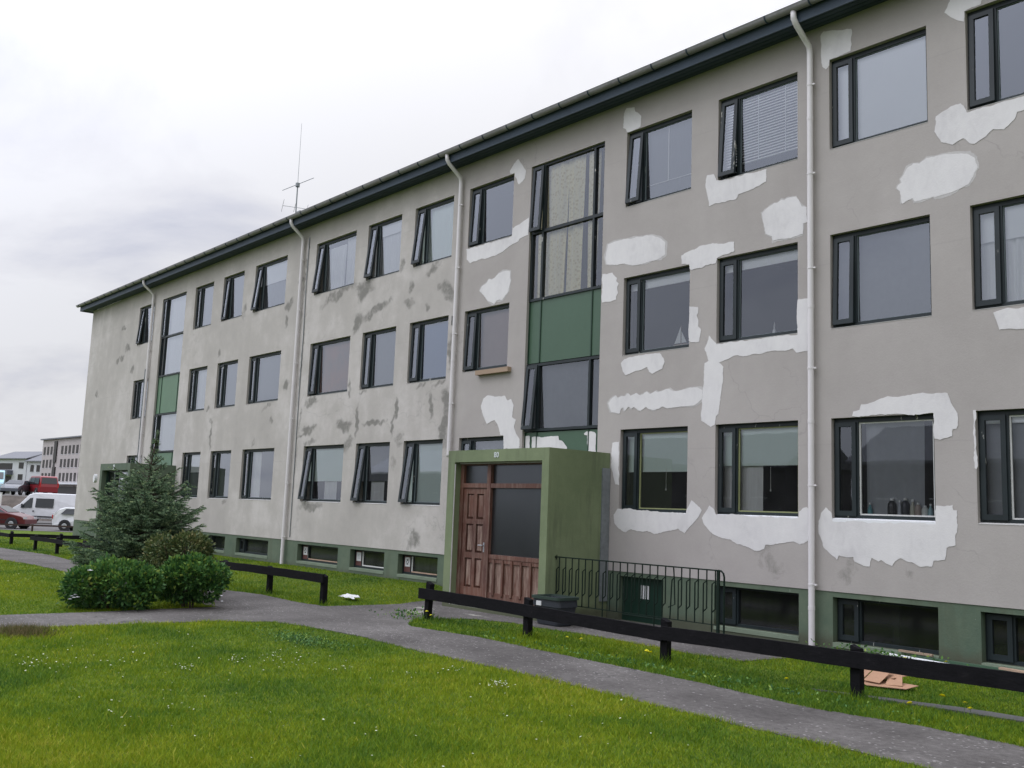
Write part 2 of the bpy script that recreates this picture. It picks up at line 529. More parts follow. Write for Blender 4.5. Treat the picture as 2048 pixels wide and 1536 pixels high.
def soil_grass():
    m_, t, bs = mat('lawn_ground')
    p = pos(t)
    a = noise(t, p, 0.5, 5, 0.6)
    b = noise(t, p, 9, 5, 0.7)
    f = noise(t, p, 55, 3, 0.7, (1, 1, 1))
    v = M(t, 'ADD', M(t, 'MULTIPLY', a, 0.4), M(t, 'ADD', M(t, 'MULTIPLY', b, 0.3), M(t, 'MULTIPLY', f, 0.3)))
    c = ramp(t, v, [(0.35, (0.048, 0.085, 0.015)), (0.5, (0.090, 0.135, 0.019)), (0.65, (0.14, 0.185, 0.026))])
    L(t, c, bs.inputs['Base Color'])
    bs.inputs['Roughness'].default_value = 0.95
    bs.inputs['Specular IOR Level'].default_value = 0.1
    bump(t, bs, M(t, 'ADD', f, b), 0.8, 0.03)
    return m_


MT['lawn'] = soil_grass()


def leafy(name, stops, rough=0.6, trans=0.25, spec=0.3):
    """foliage whose tint varies from leaf to leaf (attribute v)"""
    m_, t, bs = mat(name)
    at = N(t, 'ShaderNodeAttribute', attribute_name='v')
    c = ramp(t, at.outputs['Fac'], stops)
    L(t, c, bs.inputs['Base Color'])
    bs.inputs['Roughness'].default_value = rough
    bs.inputs['Specular IOR Level'].default_value = spec * .6
    tl = N(t, 'ShaderNodeBsdfTranslucent')
    L(t, c, tl.inputs[0])
    mx = N(t, 'ShaderNodeMixShader', i_0=trans)
    L(t, bs.outputs[0], mx.inputs[1])
    L(t, tl.outputs[0], mx.inputs[2])
    L(t, mx.outputs[0], t.nodes['Material Output'].inputs[0])
    return m_


MT['grass'] = leafy('grass_blades', [(0.0, (0.040, 0.110, 0.022)), (0.35, (0.118, 0.205, 0.014)), (0.7, (0.240, 0.300, 0.014)), (1.0, (0.40, 0.37, 0.06))], 0.6, 0.3, 0.2)
MT['leaf'] = leafy('rose_leaves', [(0, (0.022, 0.066, 0.022)), (0.42, (0.060, 0.150, 0.040)), (0.72, (0.13, 0.25, 0.05)), (1, (0.28, 0.34, 0.07))], 0.5, 0.2, 0.35)
MT['leaf_b'] = leafy('bronze_leaves', [(0, (0.030, 0.058, 0.022)), (0.5, (0.090, 0.125, 0.042)), (1, (0.20, 0.18, 0.075))], 0.5, 0.15)
MT['needle'] = leafy('spruce_needles', [(0, (0.035, 0.068, 0.038)), (0.38, (0.105, 0.175, 0.098)), (0.7, (0.26, 0.36, 0.205)), (1, (0.42, 0.48, 0.22))], 0.6, 0.08, 0.25)


# ---------------------------------------------------------------- mesh helpers
class MB:
    def __init__(s):
        s.v = []
        s.f = []
        s.mi = []

    def add(s, vs, fs, mi=0):
        o = len(s.v)
        s.v += [tuple(v) for v in vs]
        s.f += [tuple(o + i for i in f) for f in fs]
        s.mi += [mi] * len(fs)
        return s

    def box(s, x0, x1, y0, y1, z0, z1, mi=0):
        return s.add([(x0, y0, z0), (x1, y0, z0), (x1, y1, z0), (x0, y1, z0), (x0, y0, z1), (x1, y0, z1), (x1, y1, z1), (x0, y1, z1)],
                     [(0, 3, 2, 1), (4, 5, 6, 7), (0, 1, 5, 4), (1, 2, 6, 5), (2, 3, 7, 6), (3, 0, 4, 7)], mi)

    def obox(s, mtx, a, b, mi=0):
        n0 = len(s.v)
        s.box(a[0], b[0], a[1], b[1], a[2], b[2], mi)
        for i in range(n0, len(s.v)):
            s.v[i] = tuple(mtx @ Vector(s.v[i]))
        return s

    def quad(s, a, b, c, d, mi=0):
        return s.add([a, b, c, d], [(0, 1, 2, 3)], mi)

    def tube(s, pts, r, n=10, cap=True, mi=0):
        pts = [Vector(p) for p in pts]
        rs = r if isinstance(r, (list, tuple)) else [r] * len(pts)
        rings = []
        pu = None
        for i, p in enumerate(pts):
            d = (pts[min(i + 1, len(pts) - 1)] - pts[max(i - 1, 0)]).normalized()
            if pu is None:
                up = Vector((0, 0, 1)) if abs(d.z) < 0.9 else Vector((1, 0, 0))
            else:
                up = pu
            a = d.cross(up)
            if a.length < 1e-5:
                a = d.cross(Vector((0, 1, 0)))
            a.normalize()
            b = a.cross(d).normalized()
            pu = b
            rings.append([p + (a * math.cos(2 * math.pi * k / n) + b * math.sin(2 * math.pi * k / n)) * rs[i] for k in range(n)])
        vs = [v for rg in rings for v in rg]
        fs = []
        for i in range(len(pts) - 1):
            for k in range(n):
                fs.append((i * n + k, i * n + (k + 1) % n, (i + 1) * n + (k + 1) % n, (i + 1) * n + k))
        if cap:
            fs.append(tuple(range(n - 1, -1, -1)))
            fs.append(tuple((len(pts) - 1) * n + k for k in range(n)))
        return s.add(vs, fs, mi)

    def build(s, name, mats, parent=None, smooth=False):
        me = bpy.data.meshes.new(name)
        me.from_pydata(s.v, [], s.f)
        for m_ in (mats if isinstance(mats, (list, tuple)) else [mats]):
            me.materials.append(m_)
        if any(s.mi):
            me.polygons.foreach_set('material_index', s.mi)
        if smooth:
            me.polygons.foreach_set('use_smooth', [True] * len(me.polygons))
        me.update()
        o = bpy.data.objects.new(name, me)
        C.objects.link(o)
        if parent is not None:
            o.parent = parent
            o.matrix_parent_inverse = wm(parent).inverted()
        return o


def wm(o):
    """world matrix without waiting for the depsgraph"""
    b = Matrix.LocRotScale(o.location, o.rotation_euler, o.scale)
    if o.parent:
        return wm(o.parent) @ o.matrix_parent_inverse @ b
    return b


def tag(o, label=None, cat=None, group=None, kind=None):
    if label:
        o['label'] = label
    if cat:
        o['category'] = cat
    if group:
        o['group'] = group
    if kind:
        o['kind'] = kind
    return o


def empty(name, loc, label, cat, group=None, rz=0.0):
    o = bpy.data.objects.new(name, None)
    o.location = loc
    o.rotation_euler = (0, 0, rz)
    o.empty_display_size = 0.3
    C.objects.link(o)
    return tag(o, label, cat, group)


def smooth(a, b, x):
    t = min(1, max(0, (x - a) / (b - a)))
    return t * t * (3 - 2 * t)


def hgt(x, y):
    h = -0.40 * smooth(-44, -58, x)
    h += 0.19 * smooth(9.8, 12.2, y) * smooth(-15.1, -16.6, x) * smooth(-41.5, -39.5, x) * (1 if y < 13 else 0)
    return h


# ================================================================ SETTING: ground
def ground():
    xs = sorted(set([-1500, -900, -500, -300, -200, -140, -110] + [round(-90 + i * 1.0, 3) for i in range(30)] +
                    [round(-60 + i * 0.5, 3) for i in range(133)] + [10, 20, 40, 80, 160, 400, 1000]))
    ys = sorted(set([-1000, -400, -160, -80, -50, -30, -20] + [round(-15 + i * 0.5, 3) for i in range(64)] +
                    [20, 30, 50, 90, 160, 300, 600, 1500]))
    b = MB()
    nx = len(xs)
    for y in ys:
        for x in xs:
            b.v.append((x, y, hgt(x, y)))
    for j in range(len(ys) - 1):
        for i in range(nx - 1):
            b.f.append((j * nx + i, j * nx + i + 1, (j + 1) * nx + i + 1, (j + 1) * nx + i))
            b.mi.append(0)
    o = b.build('ground', MT['lawn'], smooth=True)
    tag(o, kind='structure')


ground()


def resample(poly, step, jit, seed=1):
    r_ = random.Random(seed)
    out = []
    n = len(poly)
    for i in range(n):
        a = Vector(poly[i])
        b = Vector(poly[(i + 1) % n])
        k = max(1, int((b - a).length / step))
        for j in range(k):
            q = a.lerp(b, j / k)
            amp = jit if j else jit * 0.4
            out.append((q.x + r_.uniform(-amp, amp), q.y + r_.uniform(-amp, amp)))
    return out


from mathutils.geometry import tessellate_polygon


def sheet(name, poly, z, material, jit=0.025, thick=0.03, kind='structure'):
    pts = resample(poly, 0.12, jit, len(name))
    tris = tessellate_polygon([[Vector((x, y, 0)) for x, y in pts]])
    b = MB()
    n = len(pts)
    b.v = [(x, y, z) for x, y in pts] + [(x, y, z - thick) for x, y in pts]
    area = sum(pts[i][0] * pts[(i + 1) % n][1] - pts[(i + 1) % n][0] * pts[i][1] for i in range(n))
    for t_ in tris:
        a, c, d = [Vector((*pts[i], 0)) for i in t_]
        t_ = tuple(t_) if (c - a).cross(d - a).z > 0 else (t_[0], t_[2], t_[1])
        b.f.append(t_)
    for i in range(n):
        j = (i + 1) % n
        b.f.append((i, j, j + n, i + n) if area < 0 else (j, i, i + n, j + n))
    b.mi = [0] * len(b.f)
    o = b.build(name, material)
    tag(o, kind=kind)
    return o


P_MAIN = [(-44, 7.25), (-28.4, 7.05), (-26.5, 7.25), (-22, 7.28), (-15.6, 7.2), (-15.5, 5.0), (-15.55, 3.9), (-15.6, 0), (-15.5, -12), (-13.6, -12),
          (-13.9, 0), (-14.0, 3.6), (-13.9, 5.0), (-13.75, 6.4), (-13.35, 7.1), (-12.8, 7.25), (-11.5, 7.38), (-10.3, 7.3), (-8.75, 7.3), (-7.6, 7.32),
          (-5.6, 7.24), (-3.5, 7.22), (1.5, 7.2), (6, 7.2), (6, 8.6), (1, 8.6), (-3.4, 8.63), (-4.26, 8.66), (-5.27, 8.50), (-6.7, 8.68), (-8.26, 8.73),
          (-9.2, 8.76), (-10.65, 8.85), (-12.1, 8.70), (-12.4, 8.86), (-12.75, 9.2), (-12.85, 9.6), (-12.5, 10.2), (-11.8, 10.5), (-11.2, 10.45),
          (-10.2, 10.52), (-8.74, 10.47), (-8.19, 10.39), (-7.45, 10.5), (-7.33, 11.2), (-7.28, 12.56), (-15.85, 12.56), (-15.55, 11.7), (-15.29, 11.19), (-14.95, 10.41),
          (-15.06, 8.98), (-15.8, 8.85), (-17.35, 8.95), (-18.46, 8.71), (-22, 8.66), (-27.0, 8.6), (-30.5, 8.85), (-34.3, 8.5), (-44, 8.6)]
sheet('path', P_MAIN, 0.010, MT['asphalt'])
MT['kerb'] = simple('old_concrete', (0.085, 0.085, 0.08), 0.85, 0.2, 5, bmp=0.4)
P_SLAB = [(-5.84, 9.44), (-4.87, 9.57), (-3.81, 9.70), (-1.5, 9.75), (-1.5, 9.98), (-3.89, 9.93), (-4.45, 9.86)]
sheet('kerb_strip', P_SLAB, 0.02, MT['kerb'], 0.015)

MT['street'] = simple('added_street_asphalt', (0.085, 0.083, 0.085), 0.9, 0.15, 2, bmp=0.3)
sheet('road', [(-95, -24), (60, -24), (60, -9), (-95, -9)], 0.012, MT['street'])  # added unseen road behind the camera, cuts green bounce off the lawn
# car park on the left, the bank behind it and the upper street
O2 = at_depth(60, 1000, 80)
UU = Vector((0.66, 0.751, 0)).normalized()
NN = Vector((-UU.y, UU.x, 0))


def P2(u, n, z):
    q = Vector((O2.x, O2.y, 0)) + UU * u + NN * n
    return (q.x, q.y, z)


MT['lot'] = simple('car_park_asphalt', (0.10, 0.095, 0.092), 0.9, 0.2, 1.5, bmp=0.3)
b = MB()
b.quad(P2(-80, -22.5, -0.385), P2(120, -22.5, -0.385), P2(120, 0.5, -0.385), P2(-80, 0.5, -0.385))
tag(b.build('car_park', MT['lot']), kind='structure')
b = MB()
NU = 60
prof = [(0, -0.6), (1.0, -0.1), (2.2, 0.9), (3.6, 1.5), (4.6, 1.62), (60, 1.7), (600, 1.72)]
for i in range(NU + 1):
    u = -80 + 200 * i / NU
    for k, (n_, z_) in enumerate(prof):
        zz = z_ + (random.uniform(-0.12, 0.12) if 0 < k < 4 else 0)
        b.v.append(P2(u, n_ + (random.uniform(-0.2, 0.2) if 0 < k < 4 else 0), zz))
K = len(prof)
for i in range(NU):
    for k in range(K - 1):
        b.f.append((i * K + k, (i + 1) * K + k, (i + 1) * K + k + 1, i * K + k + 1))
        b.mi.append(0 if k < 3 else 1)
MT['bank'] = simple('brown_bank', (0.035, 0.028, 0.024), 0.95, 0.5, 0.8, bmp=0.8, bscale=6, col2=(0.12, 0.10, 0.085))
tag(b.build('embankment', [MT['bank'], MT['lot']]), kind='structure')


# ================================================================ APARTMENT BUILDING
YW = 12.5
XL, XR = -40.6, 0.9
ZT = 9.27
T = {3: 8.682, 2: 5.968, 1: 3.259, 0: 0.75}
B_ = {3: 7.275, 2: 4.565, 1: 1.83}
COLS = {'R1': (-5.36, -3.87), 'R2': (-7.386, -5.895), 'R3': (-9.418, -7.926), 'R4': (-11.45, -9.97), 'L5': (-16.01, -14.56),
        'L6': (-18.035, -16.575), 'L7': (-20.03, -18.582), 'L8': (-22.565, -20.585), 'L9': (-26.11, -24.175), 'LA': (-28.26, -26.842),
        'LB': (-30.39, -28.998), 'LD': (-35.34, -33.92), 'R0': (-3.33, -1.85), 'RZ': (-1.3, 0.18)}
SR = (-14.026, -12.0)
SL = (-33.16, -31.14)
bld = empty('apartment_building', (-20, 12.5, 0), 'long three-storey grey rendered apartment block with green windows and white repair paint patches', 'building')

openings = []   # (x0,x1,z0,z1)
WINS = []
for cn, (x0, x1) in COLS.items():
    for r_ in (3, 2, 1):
        z0 = B_[r_]
        if cn == 'L5':
            z0 = {3: 7.355, 2: 4.65, 1: 1.9}[r_]
        if cn == 'LD' and r_ == 1:
            pass
        openings.append((x0, x1, z0, T[r_]))
        WINS.append((cn, r_, x0, x1, z0, T[r_]))
BAS = {'R1': 0.12, 'R2': 0.12, 'R3': 0.13, 'L6': 0.30, 'L7': 0.31, 'L8': 0.31, 'L9': 0.32, 'LA': 0.32, 'LD': 0.3, 'R0': 0.12, 'RZ': 0.12}
for cn, z0 in BAS.items():
    x0, x1 = COLS[cn]
    openings.append((x0, x1, z0, T[0]))
    WINS.append((cn, 0, x0, x1, z0, T[0]))
DOORS0 = [(-11.41, -10.44, 0.0, 0.75), (-30.54, -29.57, 0.05, 0.75)]
openings += DOORS0
openings += [(SR[0], SR[1], 2.3, T[3]), (SL[0], SL[1], 2.3, T[3])]


def stain_field(x, z):
    acc = np.full(len(x), -1.5)
    for (cx, cy, rx, ry, ang, st) in STAINS:
        X, Z = on_wall(cx, cy)
        Xa, _ = on_wall(cx + rx, cy)
        _, Za = on_wall(cx, cy - ry)
        a = R(ang)
        ax, az = max(abs(Xa - X), 0.03), max(Za - Z, 0.04)
        dx = x - X + .35 * min(ax, .25) * np.sin(z * 9 + cx) + .02 * np.sin(z * 31)
        dz = z - Z + .30 * min(az, .25) * np.sin(x * 8 + cy) + .02 * np.sin(x * 27)
        u = (dx * math.cos(a) - dz * math.sin(a)) / ax
        v = (dx * math.sin(a) + dz * math.cos(a)) / az
        s_ = np.minimum((2.3 - 2.0 * np.sqrt(u * u + v * v)), 1.0)
        acc = np.maximum(acc, np.where(s_ > 0, s_ * st, s_))
    return acc


def facade():
    G = 0.837
    xs = sorted(set([XL, XR] + [v for o in openings for v in o[:2]]))
    b = MB()
    g_ = MB()
    for i in range(len(xs) - 1):
        a, c = xs[i], xs[i + 1]
        xm = (a + c) / 2
        cuts = sorted([(o[2], o[3]) for o in openings if o[0] < xm < o[1]])
        z = -0.4
        segs = []
        for z0, z1 in cuts:
            if z0 > z:
                segs.append((z, z0))
            z = z1
        segs.append((z, ZT))
        for z0, z1 in segs:
            for lo, hi, tgt, yy in ((z0, min(z1, G), g_, YW + 0.012), (max(z0, G), z1, b, YW)):
                if hi - lo < 1e-4:
                    continue
                if tgt is g_:
                    tgt.quad((a, yy, lo), (c, yy, lo), (c, yy, hi), (a, yy, hi))
                    continue
                cell = 0.035 if c < -15.5 else 0.08
                nx, nz = max(1, int((c - a) / cell)), max(1, int((hi - lo) / cell))
                o_ = len(b.v)
                for jj in range(nz + 1):
                    zz = lo + (hi - lo) * jj / nz
                    for ii in range(nx + 1):
                        b.v.append((a + (c - a) * ii / nx, yy, zz))
                for jj in range(nz):
                    for ii in range(nx):
                        q0 = o_ + jj * (nx + 1) + ii
                        b.f.append((q0, q0 + 1, q0 + nx + 2, q0 + nx + 1))
                        b.mi.append(0)
    b.box(XL, XR, YW, YW + 0.03, G - 0.012, G)     # drip edge over the plinth
    for (x0, x1, z0, z1) in openings:
        dep = 0.26
        bas = z1 < 1
        tgt = g_ if bas else b
        y0 = YW + (0.012 if bas else 0)
        y1 = YW + dep
        sl = 0.035
        tgt.quad((x0, y0, z0), (x0, y0, z1), (x0, y1, z1), (x0, y1, z0))
        tgt.quad((x1, y0, z1), (x1, y0, z0), (x1, y1, z0), (x1, y1, z1))
        tgt.quad((x0, y0, z1), (x1, y0, z1), (x1, y1, z1), (x0, y1, z1))
        tgt.quad((x0, y0, z0), (x0, y1, z0 + sl), (x1, y1, z0 + sl), (x1, y0, z0))
    # gable ends, back
    for X in (XL, XR):
        fl = X == XL
        v = [(X, YW, G if 1 else 0), (X, 23, G), (X, 23, ZT), (X, 17.75, 11.2), (X, YW, ZT)]
        b.add(v, [(4, 3, 2, 1, 0) if fl else (0, 1, 2, 3, 4)])
        v = [(X, YW + .012, -0.4), (X, 23, -0.4), (X, 23, G), (X, YW + .012, G)]
        g_.add(v, [(3, 2, 1, 0) if fl else (0, 1, 2, 3)])
    b.quad((XR, 23, -0.4), (XL, 23, -0.4), (XL, 23, ZT), (XR, 23, ZT))
    w_ = b.build('wall', MT['wall'], bld)
    co = np.array(b.v)
    f_ = np.where(co[:, 1] < YW + .02, stain_field(co[:, 0], co[:, 2]), -1.5)
    at = w_.data.attributes.new('stain', 'FLOAT', 'POINT')
    at.data.foreach_set('value', f_.astype(np.float32))
    p_ = g_.build('plinth', MT['plinth'], bld)
    return w_, p_


WALL, PLINTH = facade()


def interior():
    b = MB()
    x0, x1 = XL + 0.05, XR - 0.05
    y0, y1 = YW + 0.27, 22.9
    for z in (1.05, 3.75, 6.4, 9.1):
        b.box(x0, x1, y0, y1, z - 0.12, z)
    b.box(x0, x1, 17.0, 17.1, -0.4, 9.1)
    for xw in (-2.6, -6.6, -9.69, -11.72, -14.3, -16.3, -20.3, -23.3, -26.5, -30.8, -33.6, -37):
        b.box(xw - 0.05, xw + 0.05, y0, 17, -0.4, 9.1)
    b.build('interior_wall', MT['interior'], bld)


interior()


# ---- roof
def roof():
    b = MB()
    xa, xb = XL - 0.42, XR + 0.4
    ye, yb = 12.07, 23.43
    ze = 9.46
    zr = 11.45
    ym = 17.75
    b.add([(xa, ye, ze), (xb, ye, ze), (xb, ym, zr), (xa, ym, zr), (xa, yb, ze), (xb, yb, ze),
           (xa, ye, ze - .04), (xb, ye, ze - .04), (xb, ym, zr - .04), (xa, ym, zr - .04), (xa, yb, ze - .04), (xb, yb, ze - .04)],
          [(0, 1, 2, 3), (3, 2, 5, 4), (7, 6, 9, 8), (8, 9, 10, 11), (0, 6, 7, 1), (4, 5, 11, 10), (0, 3, 9, 6), (3, 4, 10, 9), (1, 7, 8, 2), (2, 8, 11, 5)])
    r_ = b.build('roof', MT['roof'], bld)
    f = MB()
    f.box(xa + .01, xb - .01, 12.10, 12.135, 9.235, 9.45)                    # fascia board
    f.box(xa + .01, xb - .01, 12.135, YW - .003, 9.27, 9.295)                # soffit boards
    f.box(xa + .01, XL - .003, YW, 23.3, 9.27, 9.295)
    for k in range(3):
        yy = 12.2 + k * 0.1
        f.box(xa + .01, xb - .01, yy, yy + 0.006, 9.262, 9.27)
    f.box(xa, xa + .03, 12.10, 17.75, 9.236, 9.42)
    f.build('fascia', MT['fascia'], r_)
    # half round gutter with brackets
    gt = MB()
    yc, zc, rr = 12.03, 9.475, 0.075
    n = 10
    xs = [xa - 0.12, xb]
    for s_, rad in ((1, rr), (-1, rr - 0.006)):
        vs = []
        for x in xs:
            for k in range(n + 1):
                a = math.pi + math.pi * k / n
                vs.append((x, yc + rad * math.cos(a), zc + rad * math.sin(a)))
        fs = [(k, k + 1, n + 1 + k + 1, n + 1 + k) if s_ < 0 else (k + 1, k, n + 1 + k, n + 1 + k + 1) for k in range(n)]
        gt.add(vs, fs)
    gt.tube([(xs[0], yc - rr, zc), (xs[1], yc - rr, zc)], 0.009, 6)
    gt.add([(xs[0], yc + rr * math.cos(math.pi + math.pi * k / n), zc + rr * math.sin(math.pi + math.pi * k / n)) for k in range(n + 1)], [tuple(range(n + 1))])
    x = xs[0] + 0.3
    brk = []
    while x < xs[1]:
        pts = [(x, yc + (rr + .006) * math.cos(math.pi + math.pi * k / 8), zc + (rr + .006) * math.sin(math.pi + math.pi * k / 8)) for k in range(9)]
        brk.append(pts)
        x += 0.76
    go = gt.build('gutter', MT['gutter'], r_, smooth=False)
    for pts in brk:
        q = MB()
        q.tube(pts, 0.014, 5)
        q.build('gutter_bracket', MT['fascia'], go)


roof()


# ---- downpipes
def downpipe(x, zb, xo=0.0):
    b = MB()
    y = 12.425
    b.tube([(x - .04, 12.04, 9.42), (x - .04, 12.05, 9.30), (x - .03, 12.10, 9.22), (x - .015, 12.30, 9.06), (x, 12.40, 8.97), (x, y, 8.88), (x, y, 8.80), (x, y, 6.0), (x, y, 3.2), (x, y, zb + .06), (x, y, zb)], 0.045, 14)
    p_ = b.build('downpipe', MT['pipe'], bld, smooth=True)
    for z in (8.35, 6.95, 5.5, 4.0, 2.3, 0.9):
        if z < zb:
            continue
        c = MB()
        c.tube([(x, y, z - 0.012), (x, y, z + 0.012)], 0.050, 14)
        c.box(x + 0.045, x + 0.085, y - 0.012, y + 0.012, z - 0.012, z + 0.012)
        c.box(x - 0.01, x + 0.01, y + 0.04, YW, z - 0.01, z + 0.01)
        c.build('pipe_clamp', MT['pipe'], p_)
    for z in (7.8, 4.9, 3.2, 0.55):
        if z > zb:
            c = MB()
            c.tube([(x, y, z - 0.004), (x, y, z + 0.05)], 0.0485, 14)
            c.build('pipe_collar', MT['pipe'], p_)
    return p_


downpipe(-7.665, 0.02)
downpipe(-16.25, 2.86)
downpipe(-23.2, 0.14)
downpipe(-33.9, 0.2)

# ---- windows
def pleat(b, x0, x1, y, z0, z1, amp=0.025, per=0.11, seed=0, mi=0, flare=0.0):
    n = max(8, int((x1 - x0) / per * 6))
    rr = random.Random(seed)
    ph = rr.uniform(0, 6)
    vs = []
    K_ = 6
    for j in range(K_):
        t = j / (K_ - 1)
        for i in range(n + 1):
            s = i / n
            x = x0 + (x1 - x0) * s
            a = amp * (0.6 + 0.4 * math.sin(s * 7 + ph)) * (0.4 + 0.6 * t)
            vs.append((x + flare * t * math.sin(s * 9 + ph), y + a * math.sin(2 * math.pi * (x - x0) / per + ph + 0.8 * math.sin(t * 3 + s * 5)), z1 + (z0 - z1) * t))
    fs = [(j * (n + 1) + i, j * (n + 1) + i + 1, (j + 1) * (n + 1) + i + 1, (j + 1) * (n + 1) + i) for j in range(K_ - 1) for i in range(n)]
    b.add(vs, fs, mi)


# appearance of each window: casement angle in degrees and what hangs behind the glass
D_ = {
 ('R1', 3): (1.5, 'dark'), ('R1', 2): (0.6, 'blind+curt'), ('R1', 1): (0, 'net'),
 ('R2', 3): (0, 'full_w'), ('R2', 2): (2.0, 'net_dim'), ('R2', 1): (0, 'bottles'),
 ('R3', 3): (4.2, 'venetian'), ('R3', 2): (0, 'short'), ('R3', 1): (0, 'blind45'),
 ('R4', 3): (4.5, 'bars'), ('R4', 2): (0, 'short'), ('R4', 1): (0, 'blind50'),
 ('L5', 3): (2.6, 'dark'), ('L5', 2): (2.2, 'brown'), ('L5', 1): (3.5, 'net_dim'),
 ('L6', 3): (6.0, 'curt_g'), ('L6', 2): (1.2, 'blue'), ('L6', 1): (6.5, 'full_g'),
 ('L7', 3): (6.2, 'short+net'), ('L7', 2): (1.0, 'brown2'), ('L7', 1): (6.5, 'halfnet'),
 ('L8', 3): (6.2, 'drape'), ('L8', 2): (2.6, 'pink'), ('L8', 1): (6.5, 'blind60c'),
 ('L9', 3): (6.5, 'blind40'), ('L9', 2): (0, 'net_dim'), ('L9', 1): (0, 'curt_left'),
 ('LA', 3): (3.6, 'net_dim'), ('LA', 2): (0, 'net_dim'), ('LA', 1): (0, 'curt'),
 ('LB', 3): (0, 'net_dim'), ('LB', 2): (0, 'curt_net'), ('LB', 1): (0, 'blind40'),
 ('LD', 3): (5.0, 'net_dim'), ('LD', 2): (0, 'net_dim'), ('LD', 1): (0, 'curt')}


def frame_ring(b, x0, x1, z0, z1, t, y0, y1, tb=None, tt=None):
    tb = tb or t
    tt = tt or t
    b.box(x0, x0 + t, y0, y1, z0, z1)
    b.box(x1 - t, x1, y0, y1, z0, z1)
    b.box(x0 + t, x1 - t, y0, y1, z1 - tt, z1)
    b.box(x0 + t, x1 - t, y0, y1, z0, z0 + tb)


def casement(win, panes, x0, x1, z0, z1, yf, ang):
    """top hung sidelight, swung outwards by ang degrees, plus its stay"""
    b = MB()
    frame_ring(b, x0, x1, z0, z1, 0.062, -0.012, 0.035, 0.07)
    ca, sa = math.cos(R(ang)), math.sin(R(ang))

    def tr(v):
        dz = v[2] - z1
        y = v[1]
        return (v[0], yf + y * ca + dz * sa, z1 + dz * ca - y * sa)
    b.v = [tr(v) for v in b.v]
    c = b.build('casement', MT['frame'], win)
    q = [tr(v) for v in ((x0 + .06, 0.012, z0 + .06), (x1 - .06, 0.012, z0 + .06), (x1 - .06, 0.012, z1 - .06), (x0 + .06, 0.012, z1 - .06))]
    panes.quad(*q)
    if ang > 1:
        s = MB()
        p0 = tr((x1 - .03, 0.02, z0 + 0.05))
        s.tube([(x1 - .03, yf + 0.05, z0 + 0.03), p0], 0.006, 6)
        s.tube([(x0 + .05, yf + 0.05, z0 + 0.03), tr((x0 + .05, 0.02, z0 + 0.05))], 0.006, 6)
        s.build('window_stay', MT['metalgrey'], c)


